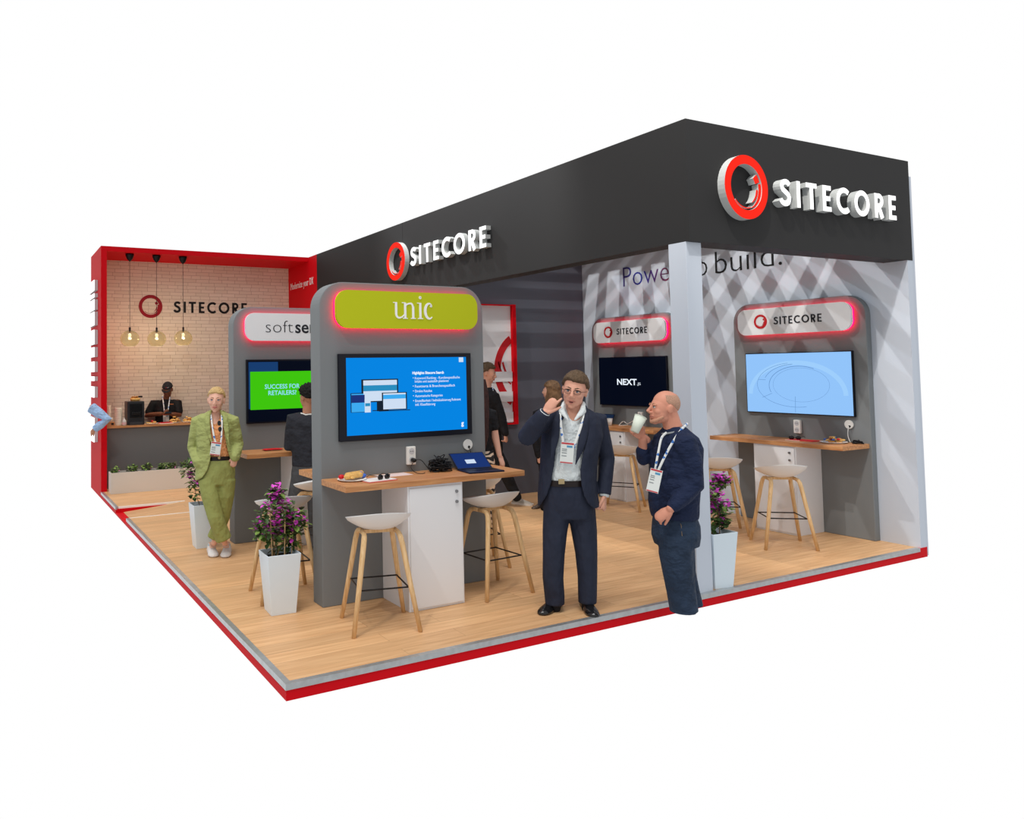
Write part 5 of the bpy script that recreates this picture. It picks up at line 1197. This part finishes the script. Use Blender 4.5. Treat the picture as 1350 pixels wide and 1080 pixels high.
def zebra():
    m = bpy.data.materials.new('zebra_print'); m.use_nodes = True; nt = m.node_tree; b = nt.nodes['Principled BSDF']; b.inputs['Roughness'].default_value = .7
    tc = nt.nodes.new('ShaderNodeTexCoord'); v = nt.nodes.new('ShaderNodeTexWave'); v.bands_direction = 'Z'; v.inputs['Scale'].default_value = 5.5; v.inputs['Distortion'].default_value = 9; v.inputs['Detail'].default_value = 1; v.inputs['Detail Scale'].default_value = 1.2
    nt.links.new(tc.outputs['Object'], v.inputs['Vector']); cr = nt.nodes.new('ShaderNodeValToRGB'); cr.color_ramp.interpolation = 'CONSTANT'; e = cr.color_ramp.elements
    e[0].color = (*lin((26, 24, 26)), 1); e[1].position = .5; e[1].color = (*lin((226, 200, 176)), 1); nt.links.new(v.outputs['Fac'], cr.inputs['Fac']); nt.links.new(cr.outputs['Color'], b.inputs['Base Color']); return m
bm = BM(); loft(bm, [ring(p(u, v, 0), rx, ry) for u, v, rx, ry in ((631, 594, .15, .115), (632, 612, .165, .125), (633, 650, .155, .12), (634, 690, .15, .12), (635, 718, .145, .12))]); obj('skirt', bm, zebra(), T, smooth=True)
for u in (622, 642): bm = BM(); q = p(u, 728, 0); q.z = 0; shoe(bm, q+Vector((0, .15, 0)), q+Vector((0, -.07, 0)), .04, .06); obj('shoe', bm, M_shoe, T, smooth=True)

# ---- 8. woman with the bob behind the suited man
B = (4.93, 3.42, 0); T = empty('person', B, -YAW, 'brown haired woman in black seen from behind the man in the navy suit', 'person')
p, fp = PTf(B), FPf(B); hc, hR, hs = p(726, 515, 0), eul(-118, 0, 0), .98
S1, E1, W1 = p(709, 545, 0), p(705, 575, .02), p(710, 600, .05); S2, E2, W2 = p(743, 545, 0), p(748, 575, 0), p(748, 600, 0)
bm = BM(); add_head(bm, hc, hR, hs); tube(bm, [hc+Vector((0, 0, -.05)), p(727, 533, 0), p(727, 540, 0)], [.046, .05, .065], 14)
loft(bm, [ring(p(727, v, 0), rx, ry) for v, rx, ry in ((536, .07, .05), (541, .13, .07), (570, .11, .08), (600, .13, .09))])
for a, b_, c in ((S1, E1, W1), (S2, E2, W2)): tube(bm, [a, b_, c], [.045, .04, .026], 10)
hand(bm, W1, Vector((.1, 0, -1)), Vector((.7, .3, 0)), 1, L=.92); hand(bm, W2, Vector((0, 0, -1)), Vector((-.7, .3, 0)), -1, L=.92)
for u in (722, 735): tube(bm, [p(u, 600, 0), p(u-2, 640, 0), p(u-5, 670, 0)], [.07, .05, .035], 10)
obj('body', bm, M_skinp, T, remesh=.006, lap=2); face_parts(T, hc, hR, hs, M_hairb)
hair_shell(hc, hR, hs, .020, lambda x, y, z: z-.12+max(0, -y)*1.5-max(0, y)*.1, M_hairh, T, bump=.3, seed=6)
bm = BM(); loft(bm, [ring(p(u, v, 0), rx, ry) for u, v, rx, ry in ((728, 503, .075, .07), (729, 512, .098, .10), (729.5, 524, .105, .10), (729, 533, .095, .09), (729, 537, .07, .06))]); obj('bob_hair', bm, M_hairh, T, remesh=.008, lap=4)
bm = BM(); loft(bm, [ring(p(727, v, 0), rx, ry) for v, rx, ry in ((536, .08, .07), (540, .14, .09), (547, .19, .11), (575, .19, .12), (600, .195, .12), (612, .19, .12))])
tube(bm, [p(717, 542, 0), S1, E1, W1], [.05, .068, .058, .048], 12); tube(bm, [p(737, 542, 0), S2, E2, W2], [.05, .068, .058, .048], 12); obj('coat', bm, M_blk_cloth, T, remesh=.01, lap=3)
bm = BM(); loft(bm, [ring(p(727, 606, 0), .17, .11), ring(p(727, 622, 0), .16, .11)])
for u in (721, 734): tube(bm, [p(u, 615, 0), p(u-2, 645, 0), p(u-4, 668, 0)], [.085, .07, .055], 12)
obj('trousers', bm, M_blk_cloth, T, remesh=.01, lap=3)
M_leo = mat('leopard_shoe', (96, 82, 72), .7, noise=(70, .9))
for a, b_ in ((fp(698, 672.5), fp(716, 668)), (fp(717, 675), fp(733, 671))): a = b_+(a-b_).normalized()*.25; bm = BM(); shoe(bm, a, b_, .042, .06); obj('shoe', bm, M_leo, T, smooth=True)

# ---- 9. bent arm of a visitor at the left edge
B = (-.12, 7.72, 0); T = empty('person', B, -YAW, 'person whose light blue sleeved elbow pokes past the red frame at the left', 'person')
p = PTf(B); A0, E1, W1 = p(120.5, 537.5, .02), p(142, 553, .05), p(123.5, 567, .02)
bm = BM(); tube(bm, [A0, E1, W1], [.045, .042, .03], 14); hand(bm, W1, p(117, 574, .0)-W1, Vector((.2, .9, 0)), 1, (30, 32, 34, 36), .95)
bm2 = bm; bmesh.ops.bisect_plane(bm2, geom=list(bm2.verts)+list(bm2.edges)+list(bm2.faces), plane_co=p(119.8, 560, 0), plane_no=(1, 0, 0), clear_inner=True)
es = [e for e in bm2.edges if e.is_boundary]
if es: bmesh.ops.holes_fill(bm2, edges=es)
obj('body', bm2, M_skint, T, remesh=.006, lap=2)
bm = BM(); tube(bm, [A0, A0.lerp(E1, .5), E1, E1.lerp(W1, .5), E1.lerp(W1, .92)], [.082, .074, .066, .062, .054], 18, round_ends=False); obj('shirt_sleeve', bm, mat('light_blue_shirt', (164, 196, 236), .7, bump=(16, 1)), T, remesh=.007, lap=3)
